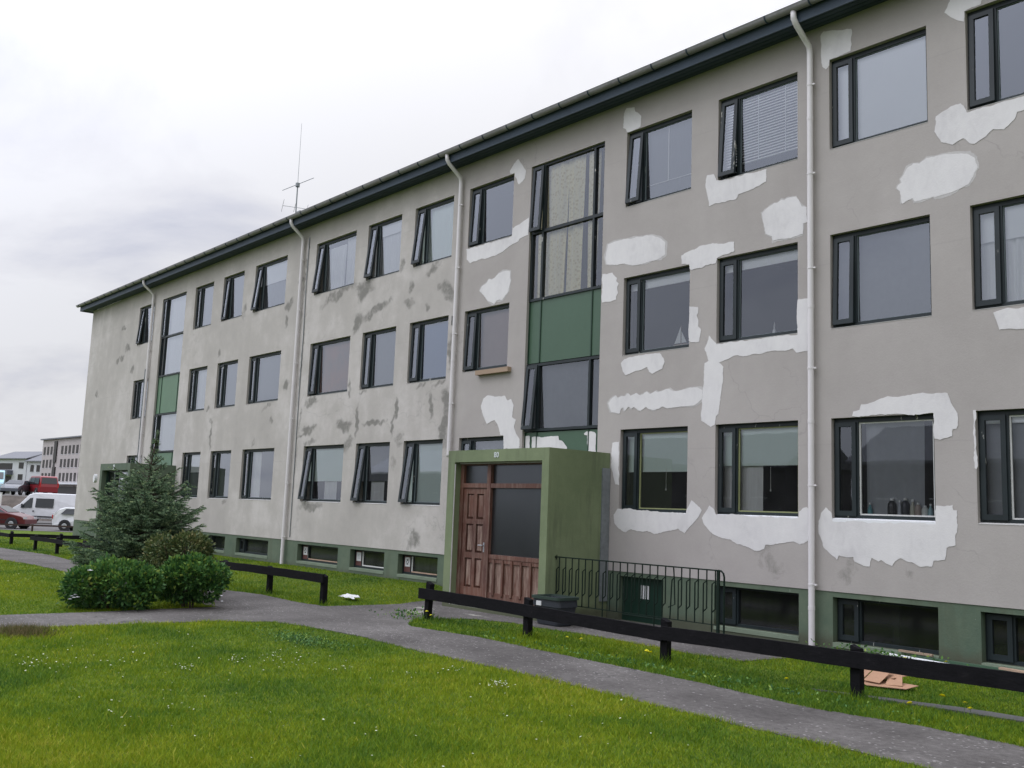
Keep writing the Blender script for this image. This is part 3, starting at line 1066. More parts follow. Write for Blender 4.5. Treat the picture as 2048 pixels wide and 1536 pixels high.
def window(cn, row, x0, x1, z0, z1):
    ang, look = D_.get((cn, row), (0, 'net_dim'))
    Y = YW + 0.078
    b = MB()
    zb = z0 + 0.012
    fw = 0.045
    xm = x0 + 0.375
    frame_ring(b, x0, x1, zb, z1, fw, Y, Y + 0.075, 0.055, 0.068)
    b.box(xm - 0.055, xm, Y - 0.004, Y + 0.075, zb + 0.055, z1 - fw)
    win = b.build('window', MT['frame'], bld)
    tag(win, {3: 'top floor', 2: 'middle floor', 1: 'ground floor'}[row] + ' window')
    bd = MB()
    bm_ = MT['bead_w'] if (cn, row) in (('R2', 1), ('R1', 1)) else (MT['bead_y'] if (cn, row) in (('R3', 1), ('R4', 1)) else MT['bead'])
    bt = 0.020 if bm_ is not MT['bead'] else 0.010
    gx0, gx1, gz0, gz1 = xm, x1 - fw, zb + 0.055, z1 - 0.068
    frame_ring(bd, gx0, gx1, gz0, gz1, bt, Y + 0.02, Y + 0.05)
    bd.build('glazing_bead', bm_, win)
    pn = MB()
    pn.quad((gx0, Y + .035, gz0), (gx1, Y + .035, gz0), (gx1, Y + .035, gz1), (gx0, Y + .035, gz1))
    casement(win, pn, x0 + 0.028, xm - 0.03, zb + 0.04, z1 - 0.062, Y - 0.016, ang)
    pn.build('pane', MT['glass_b'] if (cn, row) in (('R3', 2), ('R4', 2), ('L5', 2), ('R3', 1), ('R4', 1), ('R2', 1), ('R1', 1), ('L8', 2), ('L7', 1), ('L8', 1), ('L6', 1)) else MT['glass'], win)
    ix0, ix1, iz0, iz1 = x0 + 0.03, x1 - 0.03, z0 + 0.03, z1 - 0.03
    W, Hh = ix1 - ix0, iz1 - iz0
    yc = YW + 0.19
    sd_ = hash((cn, row)) % 1000 if False else (ord(cn[0]) * 7 + ord(cn[1]) * 3 + row)

    def blind(frac, m_, name='roller_blind', xa=None, y=YW + .165):
        q = MB()
        q.box(ix0 if xa is None else xa, ix1, y, y + 0.004, iz1 - Hh * frac, iz1)
        q.box(ix0 if xa is None else xa, ix1, y - 0.006, y + 0.010, iz1 - Hh * frac - 0.02, iz1 - Hh * frac)
        q.build(name, m_, win)

    def curt(a, c, m_, zf=1.0, amp=0.025, per=0.11, name='curtain', top=1.0):
        q = MB()
        pleat(q, ix0 + W * a, ix0 + W * c, yc + 0.02, iz0 + Hh * (1 - zf), iz0 + Hh * top, amp, per, sd_)
        q.build(name, m_, win, smooth=True)

    if look == 'full_w':
        blind(1.0, MT['blind_w'])
    elif look == 'full_g':
        blind(1.0, MT['blind_g'])
    elif look == 'blind+curt':
        blind(0.33, MT['blind_w'])
        curt(0.0, 0.42, MT['curt_w'], amp=.04)
        curt(0.46, 1, MT['curt_w'], amp=.04)
    elif look == 'net':
        blind(0.08, MT['blind_w'])
        curt(0, 1, MT['curt_n'], amp=0.02, per=0.3)
    elif look == 'net_dim':
        curt(0, 1, MT['curt_d'], amp=0.004, per=0.5)
    elif look == 'bottles':
        curt(0.27, 0.86, MT['curt_n'], amp=0.03, per=0.24)
    elif look == 'short':
        blind(0.13, MT['blind_w'])
    elif look == 'short+net':
        blind(0.22, MT['blind_w'])
        curt(0, 1, MT['curt_w'], amp=0.02, top=.8)
    elif look in ('blind45', 'blind50'):
        blind(0.44 if look == 'blind45' else 0.50, MT['blind_g'])
        q = MB()
        zz = iz1 - Hh * 0.47
        q.tube([(ix0 + W * .62, yc - .03, zz), (ix0 + W * .62, yc - .03, zz - .33)], 0.004, 6)
        q.tube([(ix0 + W * .62, yc - .03, zz - .33), (ix0 + W * .62, yc - .03, zz - .37)], [0.006, 0.014], 8)
        q.build('blind_cord', MT['bead_w'], win)
        if look == 'blind45':
            curt(0.0, 0.5, MT['curt_w'], amp=.03, per=.16)
    elif look == 'blind60c':
        blind(0.62, MT['blind_g'])
        curt(0.42, 0.72, MT['curt_w'], 1, 0.03)
        curt(0.85, 1.0, MT['curt_w'], 1, 0.03)
    elif look == 'blind40':
        blind(0.42, MT['blind_w'])
        curt(0, 1, MT['curt_d'], amp=.02)
    elif look == 'venetian':
        q = MB()
        k = 0
        z = iz1 - 0.03
        while z > iz0 + Hh * 0.20:
            q.add([(ix0, yc - .03, z - .016), (ix1, yc - .03, z - .016), (ix1, yc - .012, z + .014), (ix0, yc - .012, z + .014)], [(0, 1, 2, 3)])
            z -= 0.047
        q.box(ix0, ix1, yc - .035, yc, z - .02, z)
        for xx in (0.45, 0.8, 0.95):
            q.box(ix0 + W * xx, ix0 + W * xx + .008, yc - .036, yc - .032, z, iz1)
        q.build('venetian_blind', MT['blind_w'], win)
    elif look == 'bars':
        q = MB()
        q.box(ix0 + W * .55, ix0 + W * .565, yc, yc + .01, iz0 + Hh * .25, iz1)
        q.box(ix0 + W * .93, ix0 + W * .945, yc, yc + .01, iz0 + Hh * .25, iz1)
        q.box(ix0 + W * .2, ix1, yc, yc + .01, iz0 + Hh * .24, iz0 + Hh * .25)
        q.build('curtain_rail', MT['bead_w'], win)
        curt(0.0, 1, MT['curt_d'], amp=.01)
    elif look in ('brown', 'brown2'):
        curt(0, 1, MT['curt_d'] if look == 'brown2' else MT['curt_p'], amp=.008, per=.4)
    elif look == 'pink':
        curt(0, 1, MT['curt_pink'], amp=.01, per=.5)
    elif look == 'blue':
        blind(1.0, MT['curt_b'], 'curtain')
    elif look == 'curt_g':
        curt(0, 1, MT['curt_g'], amp=.02, per=.14)
    elif look == 'halfnet':
        blind(0.62, MT['curt_d'], 'net_curtain')
        curt(0.3, 0.7, MT['curt_w'], 0.4 * 2.5, .02, top=.38)
    elif look == 'drape':
        curt(0.1, 0.62, MT['curt_w'], 1, .04, .13, top=.9)
        curt(0.62, 1, MT['curt_w'], 1, .04, .13)
    elif look == 'curt_left':
        curt(0.0, 0.42, MT['curt_w'], 1, .03)
        curt(0.86, 1.0, MT['curt_d'], 1, .03)
    elif look in ('curt', 'curt_net'):
        curt(0.0, 1.0, MT['curt_w'] if look == 'curt_net' else MT['curt_d'], 1, .03)
    # sill
    s = MB()
    white = (cn, row) in (('R4', 1), ('R3', 1), ('R2', 1))
    s.add([(x0 - .0, YW - .004, z0 - .045 if white else z0 - .004), (x1, YW - .004, z0 - .045 if white else z0 - .004), (x1, YW - .004, z0 + .003), (x0, YW - .004, z0 + .003),
           (x0, Y + .01, z0 + .022), (x1, Y + .01, z0 + .022)], [(0, 1, 2, 3), (3, 2, 5, 4)])
    s.build('window_sill', MT['putty'] if white else MT['sill'], win)
    return win


MT['curt_pink'] = simple('salmon_curtain', (0.50, 0.27, 0.21), 0.9, 0.25, 1.6, bmp=0, col2=(0.30, 0.25, 0.24))
MT['sill'] = simple('weathered_sill', (0.45, 0.44, 0.42), 0.8, 0.1)


def basement_window(cn, x0, x1, z0, z1):
    Y = YW + 0.14
    b = MB()
    zb = z0 + 0.02
    xm = x0 + 0.36
    frame_ring(b, x0, x1, zb, z1, 0.04, Y, Y + 0.07, 0.045)
    b.box(xm - 0.05, xm, Y - 0.004, Y + 0.07, zb + 0.045, z1 - 0.04)
    win = b.build('basement_window', MT['frame'], bld)
    pn = MB()
    pn.quad((xm, Y + .03, zb + .045), (x1 - .04, Y + .03, zb + .045), (x1 - .04, Y + .03, z1 - .04), (xm, Y + .03, z1 - .04))
    if cn in ('L6', 'L7', 'L8'):
        q = MB()
        q.box(x0 + .05, xm - .05, Y + .01, Y + .03, zb + .045, z1 - .04)
        q.build('infill_panel', MT['redbrown'], win)
        q = MB()
        q.box(x0 + .09, xm - .08, Y + .003, Y + .0095, z1 - .27, z1 - .07)
        n_ = q.build('notice', MT['paper'], win)
        q = MB()
        cx, cz = (x0 + .09 + xm - .08) / 2, z1 - .17
        if cn != 'L7':
            for k in range(6):
                a = k * math.pi / 3
                q.box(cx + .035 * math.cos(a) - .012, cx + .035 * math.cos(a) + .012, Y - .001, Y + .0028, cz + .05 * math.sin(a) - .014, cz + .05 * math.sin(a) + .014)
        else:
            for k in range(4):
                q.box(cx - .05, cx + .05, Y - .001, Y + .0028, cz + .05 - k * .03, cz + .056 - k * .03)
        q.build('notice_print', MT['black'] if cn != 'L7' else MT['metalgrey'], n_)
        bd = MB()
        bd.box(xm, x1 - .04, Y - .006, Y + .02, zb + .045, zb + .07)
        bd.build('glazing_bead', MT['plank_l'] if cn != 'L7' else MT['bead_w'], win)
        if cn != 'L8':
            bd = MB()
            bd.box(xm, xm + .025, Y - .004, Y + .02, zb + .07, z1 - .04)
            bd.build('glazing_bead', MT['bead_w'], win)
        q = MB()
        q.box(x0, x1, Y + .10, Y + .104, z0, z1)
        q.build('board', MT['bas_l' if cn == 'L6' else ('bas_m' if cn == 'L8' else 'bas_d')], win)
    else:
        casement(win, pn, x0 + .03, xm - .03, zb + .03, z1 - .03, Y - .015, 1.0 if cn == 'R2' else 0)
        if cn == 'L9':
            q = MB()
            pleat(q, x0, x1, Y + .1, z0, z1, .015, .09, 3)
            q.build('curtain', MT['curt_d'], win, smooth=True)
    pn.build('pane', MT['glass_dark'], win)
    s = MB()
    s.box(x0, x1, YW - 0.0, Y - .003, z0 - 0.05, z0 + 0.012)
    s.build('window_sill', MT['sill_g'], win)
    return win


MT['plank_l'] = simple('pale_bead', (0.40, 0.28, 0.20), 0.7, 0.2, 6)
MT['bas_l'] = simple('pale_green_board', (0.16, 0.19, 0.13), 0.8, 0.35, 3, bmp=0, stretch=(3, 1, 0.6))
MT['bas_m'] = simple('green_grey_board', (0.075, 0.095, 0.085), 0.8, 0.1, 3, bmp=0)
MT['bas_d'] = simple('olive_board', (0.05, 0.052, 0.038), 0.8, 0.1, 3, bmp=0)
MT['sill_g'] = simple('green_sill', (0.17, 0.21, 0.15), 0.8, 0.15)
for (cn, row, x0, x1, z0, z1) in WINS:
    if row == 0:
        basement_window(cn, x0, x1, z0, z1)
    else:
        window(cn, row, x0, x1, z0, z1)


# ---- stair bays
MT['lace'] = None


def lace():
    m_, t, bs = mat('patterned_curtain')
    p = pos(t)
    n1 = noise(t, p, 3.0, 4, 0.6, (4, 1, 0.25))
    vo = N(t, 'ShaderNodeTexVoronoi', i_Scale=16.0)
    L(t, p, vo.inputs['Vector'])
    a = ramp(t, vo.outputs['Distance'], [(0.2, (0.66, 0.54, 0.24)), (0.5, (0.85, 0.76, 0.46))])
    c = mixc(t, ramp(t, n1, [(0.35, g(0.0)), (0.65, g(0.5))]), a, (0.74, 0.70, 0.58))
    L(t, c, bs.inputs['Base Color'])
    bs.inputs['Roughness'].default_value = 0.9
    return m_


MT['lace'] = lace()


def stair_bay(x0, x1, kind):
    Y = YW + 0.05
    fw = 0.05
    x1m = x1 - 0.27
    xm = x0 + 0.37
    right = kind == 'R'
    pmat = MT['panel'] if right else MT['panel_l']

    def unit(z0, z1, transom, ang, look):
        b = MB()
        frame_ring(b, x0, x1, z0, z1, fw, Y, Y + .08)
        b.box(xm - .055, xm, Y - .003, Y + .08, z0 + fw, z1 - fw)
        if right:
            b.box(x1m - .05, x1m, Y - .003, Y + .08, z0 + fw, z1 - fw)
        if transom:
            b.box(x0 + fw, x1 - fw, Y - .006, Y + .075, transom - .03, transom + .03)
        win = b.build('stair_window', MT['frame'], bld)
        pn = MB()
        zs = [z0 + fw] + ([transom - .03, transom + .03] if transom else []) + [z1 - fw]
        for k in range(0, len(zs), 2):
            za, zb = zs[k], zs[k + 1]
            for xa, xb in (((xm, x1m - .05), (x1m, x1 - fw)) if right else ((xm, x1 - fw),)):
                pn.quad((xa, Y + .04, za), (xb, Y + .04, za), (xb, Y + .04, zb), (xa, Y + .04, zb))
            if transom and k == 0:
                pn.quad((x0 + fw, Y + .04, za), (xm - .055, Y + .04, za), (xm - .055, Y + .04, zb), (x0 + fw, Y + .04, zb))
        casement(win, pn, x0 + .03, xm - .03, (transom + .01 if transom else z0 + .03), z1 - .035, Y - .016, ang)
        pn.build('pane', MT['glass_b'] if right else MT['glass'], win)
        if look == 'lace':
            for a, c, s in ((x0 + .02, x0 + .9, 1), (x0 + .92, x0 + 1.36, 2), (x0 + 1.42, x1m, 3)):
                q = MB()
                pleat(q, a, c, Y + .13, z0 + .02, z1 - .02, .075, .26, s)
                q.build('curtain', MT['lace'], win, smooth=True)
        elif look == 'pale':
            q = MB()
            pleat(q, x0 + .02, x1 - .02, Y + .16, z0 + .02, z1 - .02, .012, .3, 4)
            q.build('curtain', MT['curt_w'], win, smooth=True)
        elif look == 'net':
            q = MB()
            pleat(q, x0 + .02, x1 - .02, Y + .16, z0 + .02, z1 - .02, .012, .3, 4)
            q.build('curtain', MT['curt_d'], win, smooth=True)

    def panel(z0, z1, name='spandrel_panel'):
        b = MB()
        b.box(x0, x1, Y + .03, Y + .08, z0, z1)
        p_ = b.build(name, pmat, bld)
        for xx in ((xm - .03, x1m - .025) if right else (xm - .03, x1 - .27)) + (x0 + .012, x1 - .012):
            q = MB()
            q.box(xx - .012, xx + .012, Y + .012, Y + .03, z0, z1)
            q.build('batten', MT['batten'], p_)
        return p_

    if right:
        unit(5.90, T[3], 7.30, 3.0, 'lace')
        panel(4.66, 5.90)
        unit(3.32, 4.64, None, 4.5, 'net')
        lo = panel(2.3, 3.30)
    else:
        unit(5.93, T[3], 7.32, 0, 'pale')
        panel(4.66, 5.93)
        unit(3.32, 4.64, None, 0, 'pale')
        lo = panel(2.3, 3.30)
    return lo


LOWPANEL = stair_bay(*SR, 'R')
stair_bay(*SL, 'L')

# ---- fresh paint patches, traced in 8x zooms of the facade: (ox, oy, scale, points)
PATCH = [
 (880, 300, 5.12, [(715, 215), (760, 140), (800, 92), (840, 150), (882, 215), (870, 290), (845, 325), (812, 355), (795, 335), (790, 300), (768, 270), (766, 240), (722, 245)]),
 (880, 300, 5.12, [(272, 1018), (738, 883), (745, 800), (850, 735), (912, 692), (905, 872), (820, 905), (800, 940), (720, 980), (640, 1045), (500, 1105), (400, 1125), (310, 1160), (275, 1120)]),
 (880, 300, 5.12, [(405, 1445), (430, 1395), (480, 1360), (500, 1322), (530, 1330), (560, 1308), (600, 1265), (680, 1238), (720, 1240), (726, 1340), (700, 1454), (665, 1500), (640, 1535), (580, 1540), (557, 1582), (490, 1550), (440, 1480)]),
 (880, 580, 5.12, [(490, 1080), (600, 1090), (660, 1080), (690, 1130), (730, 1115), (755, 1180), (740, 1300), (778, 1330), (760, 1400), (782, 1500), (815, 1536), (818, 1600), (655, 1600), (652, 1490), (620, 1490), (590, 1380), (560, 1330), (520, 1350), (480, 1375), (450, 1300), (420, 1190), (450, 1110)]),
 (820, 840, 3.6565, [(684, 50), (760, 60), (778, 100), (803, 140), (803, 212), (685, 212)]),
 (1200, 320, 4.6545, [(75, 790), (200, 745), (350, 715), (490, 700), (560, 725), (610, 765), (605, 880), (560, 920), (420, 965), (300, 980), (220, 965), (130, 980), (60, 970), (50, 900)]),
 (1200, 320, 4.6545, [(22, 1065), (120, 1050), (140, 1085), (160, 1100), (155, 1130), (175, 1150), (162, 1180), (170, 1240), (150, 1270), (150, 1300), (90, 1320), (18, 1328)]),
 (1200, 320, 4.6545, [(1000, 140), (1060, 130), (1085, 190), (1140, 190), (1555, 82), (1550, 200), (1430, 265), (1290, 320), (1270, 365), (1150, 395), (1080, 405), (1015, 430), (1000, 330), (985, 240)]),
 (1200, 320, 4.6545, [(1510, 500), (1560, 450), (1590, 425), (1620, 400), (1650, 400), (1690, 370), (1720, 375), (1740, 355), (1830, 338), (1880, 430), (1925, 440), (1935, 575), (1895, 590), (1890, 690), (1780, 725), (1610, 755), (1600, 710), (1545, 690), (1530, 600)]),
 (1200, 320, 4.6545, [(760, 890), (930, 800), (1050, 775), (1150, 778), (1250, 762), (1252, 850), (1090, 912), (1078, 960), (860, 1022), (838, 1020), (833, 972), (760, 972)]),
 (1200, 640, 4.6545, [(1841, -190), (1935, -203), (1940, 290), (1830, 305), (1795, 270), (1600, 290), (1380, 330), (1240, 335), (1110, 395), (1150, 435), (1145, 560), (1130, 680), (1118, 780), (1105, 870), (1080, 900), (1065, 980), (1030, 995), (945, 935), (950, 740), (960, 640), (975, 400), (1010, 380), (995, 320), (975, 270), (1000, 210), (1020, 145), (1050, 180), (1078, 210), (1085, 225), (1838, 135)]),
 (1200, 640, 4.6545, [(834, -125), (915, -120), (918, -70), (900, -40), (920, 0), (918, 60), (940, 80), (932, 150), (920, 205), (850, 205), (828, 190)]),
 (1200, 640, 4.6545, [(200, 430), (195, 400), (230, 365), (360, 330), (480, 318), (560, 308), (590, 350), (605, 390), (580, 455), (530, 480), (490, 502), (460, 480), (440, 435), (375, 465), (300, 490), (240, 515), (215, 480)]),
 (1200, 640, 4.6545, [(78, 775), (110, 735), (150, 698), (170, 725), (205, 705), (230, 708), (262, 680), (285, 708), (340, 678), (380, 705), (435, 668), (465, 692), (515, 665), (545, 675), (640, 640), (690, 665), (760, 650), (840, 630), (905, 628), (955, 655), (955, 735), (880, 795), (720, 810), (620, 820), (590, 805), (500, 842), (430, 810), (380, 845), (355, 840), (315, 810), (300, 828), (270, 808), (235, 850), (215, 815), (200, 830), (180, 875), (110, 860)]),
 (1200, 640, 4.6545, [(120, 1145), (180, 1135), (178, 1536), (145, 1530), (125, 1440), (105, 1340), (105, 1240)]),
 (1060, 960, 3.413, [(570, 235), (600, 192), (1066, 232), (1072, 200), (1105, 140), (1140, 170), (1175, 205), (1120, 290), (1055, 365), (1010, 330), (930, 350), (850, 370), (800, 345), (770, 355), (690, 335), (650, 360), (600, 325), (575, 290)]),
 (1060, 960, 3.413, [(1175, 260), (1225, 175), (1260, 205), (1268, 232), (1832, 262), (1840, 215), (1870, 185), (1890, 185), (1910, 215), (1912, 410), (1870, 435), (1840, 440), (1800, 420), (1700, 435), (1610, 440), (1600, 470), (1530, 485), (1480, 455), (1340, 400), (1250, 370), (1190, 300)]),
 (1560, 1000, 4.197, [(325, 180), (345, 105), (385, 62), (435, 110), (443, 178), (1312, 205), (1308, 50), (1450, 45), (1455, 85), (1490, 90), (1490, 270), (1472, 285), (1475, 385), (1400, 400), (1390, 505), (1290, 510), (1280, 560), (1180, 560), (1060, 510), (1010, 490), (965, 520), (940, 555), (900, 535), (850, 500), (830, 515), (770, 485), (750, 560), (700, 550), (625, 515), (615, 480), (560, 480), (500, 462), (480, 500), (370, 400), (325, 280)]),
 (1600, 640, 4.571, [(478, 882), (490, 835), (545, 820), (560, 770), (620, 765), (800, 700), (960, 695), (1120, 668), (1250, 672), (1350, 668), (1375, 740), (1400, 790), (1440, 850), (1450, 960), (1430, 990), (1395, 1000), (1395, 1060), (1280, 1095), (1232, 1085), (1222, 852)]),
 (1600, 640, 4.571, [(1765, -65), (1830, -88), (2300, -160), (2300, 80), (1960, 80), (1820, 95), (1795, 0)]),
 (1600, 320, 4.571, [(880, 260), (895, 235), (930, 205), (912, 180), (950, 130), (985, 73), (1040, 30), (1090, 35), (1160, -20), (1310, -50), (1530, -63), (1600, -20), (1625, 70), (1600, 110), (1590, 150), (1540, 220), (1470, 255), (1400, 290), (1230, 345), (1220, 335), (1100, 375), (1050, 385), (1025, 350), (935, 398), (925, 350), (915, 290)]),
 (1600, 0, 4.571, [(190, 330), (215, 290), (470, 260), (475, 300), (460, 470), (270, 545), (270, 600), (240, 640), (205, 610), (192, 450)]),
 (1600, 0, 4.571, [(1380, -20), (1680, -60), (1650, 40), (1500, 110), (1500, 195), (1440, 190), (1400, 165), (1320, 120), (1365, 20)]),
 (1600, 0, 4.571, [(1240, 1070), (1300, 1020), (1350, 995), (1380, 970), (1470, 945), (1510, 985), (1530, 1025), (2040, 880), (2240, 840), (2200, 950), (1990, 1020), (1960, 1090), (1870, 1180), (1770, 1180), (1700, 1250), (1600, 1315), (1560, 1310), (1490, 1265), (1400, 1320), (1290, 1300), (1230, 1210), (1240, 1140)]),
 (1200, 0, 4.6545, [(225, 1060), (250, 1010), (325, 1000), (330, 1040), (385, 1080), (380, 1150), (378, 1182), (300, 1222), (255, 1235), (240, 1200), (218, 1190)]),
 (1900, 820, 5.0, [(233, 5), (255, -2), (262, 300), (275, 560), (262, 590), (250, 580), (240, 300)]),
]


def paint_patch(poly, Y, parent, seed, m_=None, name='paint_patch'):
    pts = [Vector((*p_, 0)) for p_ in resample(resample(poly, 0.09, 0.014, seed), 0.03, 0.006, seed + 50)]
    n = len(pts)
    tris = tessellate_polygon([pts])
    b = MB()
    b.v = [(p_.x, Y, p_.y) for p_ in pts] + [(p_.x, Y + 0.0015, p_.y) for p_ in pts]
    for t_ in tris:
        b.f.append(tuple(t_))
    for i in range(n):
        j = (i + 1) % n
        b.f.append((i, j, j + n, i + n))
    b.mi = [0] * len(b.f)
    o = b.build(name, m_ or MT['patch'], parent)
    bm = bmesh.new()
    bm.from_mesh(o.data)
    bmesh.ops.recalc_face_normals(bm, faces=bm.faces)
    bm.to_mesh(o.data)
    bm.free()
    return o


for i, (ox, oy, s, pl) in enumerate(PATCH):
    paint_patch([on_wall(ox + x / s, oy + y / s) for x, y in pl], YW - 0.0042 - 0.0004 * (i % 5), WALL, i)
    if i in (2, 5, 8, 13, 20):
        q_ = [on_wall(ox + x / s, oy + y / s) for x, y in pl]
        cx_, cz_ = sum(v[0] for v in q_) / len(q_), sum(v[1] for v in q_) / len(q_)
        q_ = resample([(cx_ + (v[0] - cx_) * 1.05, cz_ + (v[1] - cz_) * 1.07) for v in q_], .12, .03, i)
        paint_patch(q_, YW - 0.0018, WALL, i + 90, MT['thin'], 'thin_paint')
for i, pl in enumerate(([(828, 124), (870, 112), (876, 120), (876, 212), (828, 212)], [(892, 122), (960, 128), (1030, 118), (1085, 118), (1090, 145), (1110, 150), (1130, 175), (1150, 200), (1150, 212), (892, 212)],
                        [(1272, 98), (1290, 84), (1350, 88), (1362, 100), (1360, 240), (1297, 240), (1296, 112), (1278, 108)])):
    paint_patch([on_wall(820 + x / 3.6565, 840 + y / 3.6565, YW + .07) for x, y in pl], YW + 0.068, LOWPANEL, 40 + i)

# ---- vent grille and wall cable
b = MB()
vx0, vz0 = on_wall(903, 650)
vx1, vz1 = on_wall(913, 630)
b.box(vx0, vx1, YW - .012, YW, vz0, vz1)
gr = b.build('vent_grille', MT['sill'], bld)
q = MB()
for k in range(7):
    z = vz0 + (vz1 - vz0) * (k + .5) / 7
    q.box(vx0 + .01, vx1 - .01, YW - .018, YW - .012, z - .008, z + .008)
q.build('slat', MT['black'], gr)
b = MB()
b.tube([(-22.97, 12.485, 8.95), (-22.98, 12.48, 7.6), (-22.96, 12.485, 6.2), (-22.98, 12.485, 4.6), (-22.97, 12.485, 2.9), (-22.97, 12.485, 0.9)], 0.012, 6)
b.build('cable', MT['metalgrey'], bld)
b = MB()
b.tube([(-34.12, 12.44, 6.3), (-34.12, 12.44, 0.4)], 0.02, 8)
b.build('cable', MT['metalgrey'], bld)

# ---- basement doors
for (x0, x1, z0, z1) in DOORS0:
    b = MB()
    b.box(x0, x1, YW + .10, YW + .15, z0, z1)
    dr = b.build('basement_door', MT['doorgreen'], bld)
    q = MB()
    q.box(x0, x1, YW + .092, YW + .0995, z0 + .10, z0 + .115)
    q.box(x0 + .02, x0 + .05, YW + .085, YW + .0995, z0 + .45, z0 + .58)
    q.build('hinge', MT['rim_g'], dr)
    if x0 > -20:
        for k in range(2):
            n_ = MB()
            xx = x0 + .42 + k * .10
            n_.box(xx, xx + .075, YW + .094, YW + .0985, z0 + .40, z0 + .62)
            n_.build('notice', MT['paper'], dr)


# ---- porches
def text_mesh(s, size, name, m_, parent, loc):
    cu = bpy.data.curves.new(name, 'FONT')
    cu.body = s
    cu.size = size
    cu.extrude = 0.004
    cu.offset = 0.0
    cu.align_x = 'CENTER'
    cu.align_y = 'CENTER'
    to = bpy.data.objects.new(name, cu)
    C.objects.link(to)
    bpy.context.view_layer.update()
    me = bpy.data.meshes.new_from_object(to.evaluated_get(bpy.context.evaluated_depsgraph_get()))
    bpy.data.objects.remove(to)
    mt = Matrix.Translation(loc) @ Matrix.Rotation(R(90), 4, 'X')
    me.transform(mt)
    me.materials.clear()
    me.materials.append(m_)
    o = bpy.data.objects.new(name, me)
    C.objects.link(o)
    o.parent = parent
    o.matrix_parent_inverse = wm(parent).inverted()
    return o


def door_leaf(b, x0, x1, z0, z1, Y):
    st = 0.10
    # stiles and rails with raised panels
    xs = [x0, x0 + st, (x0 + x1) / 2 - .04, (x0 + x1) / 2 + .04, x1 - st, x1]
    rz = [(z0 + .14, z0 + .66), (z0 + .76, z0 + 1.27), (z0 + 1.36, z1 - .10)]
    b.box(xs[0], xs[1], Y, Y + .05, z0, z1)
    b.box(xs[4], xs[5], Y, Y + .05, z0, z1)
    b.box(xs[2], xs[3], Y, Y + .05, z0, z1)
    zz = [z0] + [v for r_ in rz for v in r_] + [z1]
    for k in range(0, len(zz), 2):
        b.box(xs[1], xs[2], Y + .001, Y + .05, zz[k], zz[k + 1])
        b.box(xs[3], xs[4], Y + .001, Y + .05, zz[k], zz[k + 1])
    for a, c in ((xs[1], xs[2]), (xs[3], xs[4])):
        for (p0, p1) in rz:
            e = .04
            yb, yf = Y + .045, Y + .014
            b.add([(a, yb, p0), (c, yb, p0), (c, yb, p1), (a, yb, p1), (a + e, yf, p0 + e), (c - e, yf, p0 + e), (c - e, yf, p1 - e), (a + e, yf, p1 - e)],
                  [(0, 1, 5, 4), (1, 2, 6, 5), (2, 3, 7, 6), (3, 0, 4, 7)])
            b.quad((a + e, yf, p0 + e), (c - e, yf, p0 + e), (c - e, yf, p1 - e), (a + e, yf, p1 - e), 1 if p0 < z0 + 1.2 else 0)


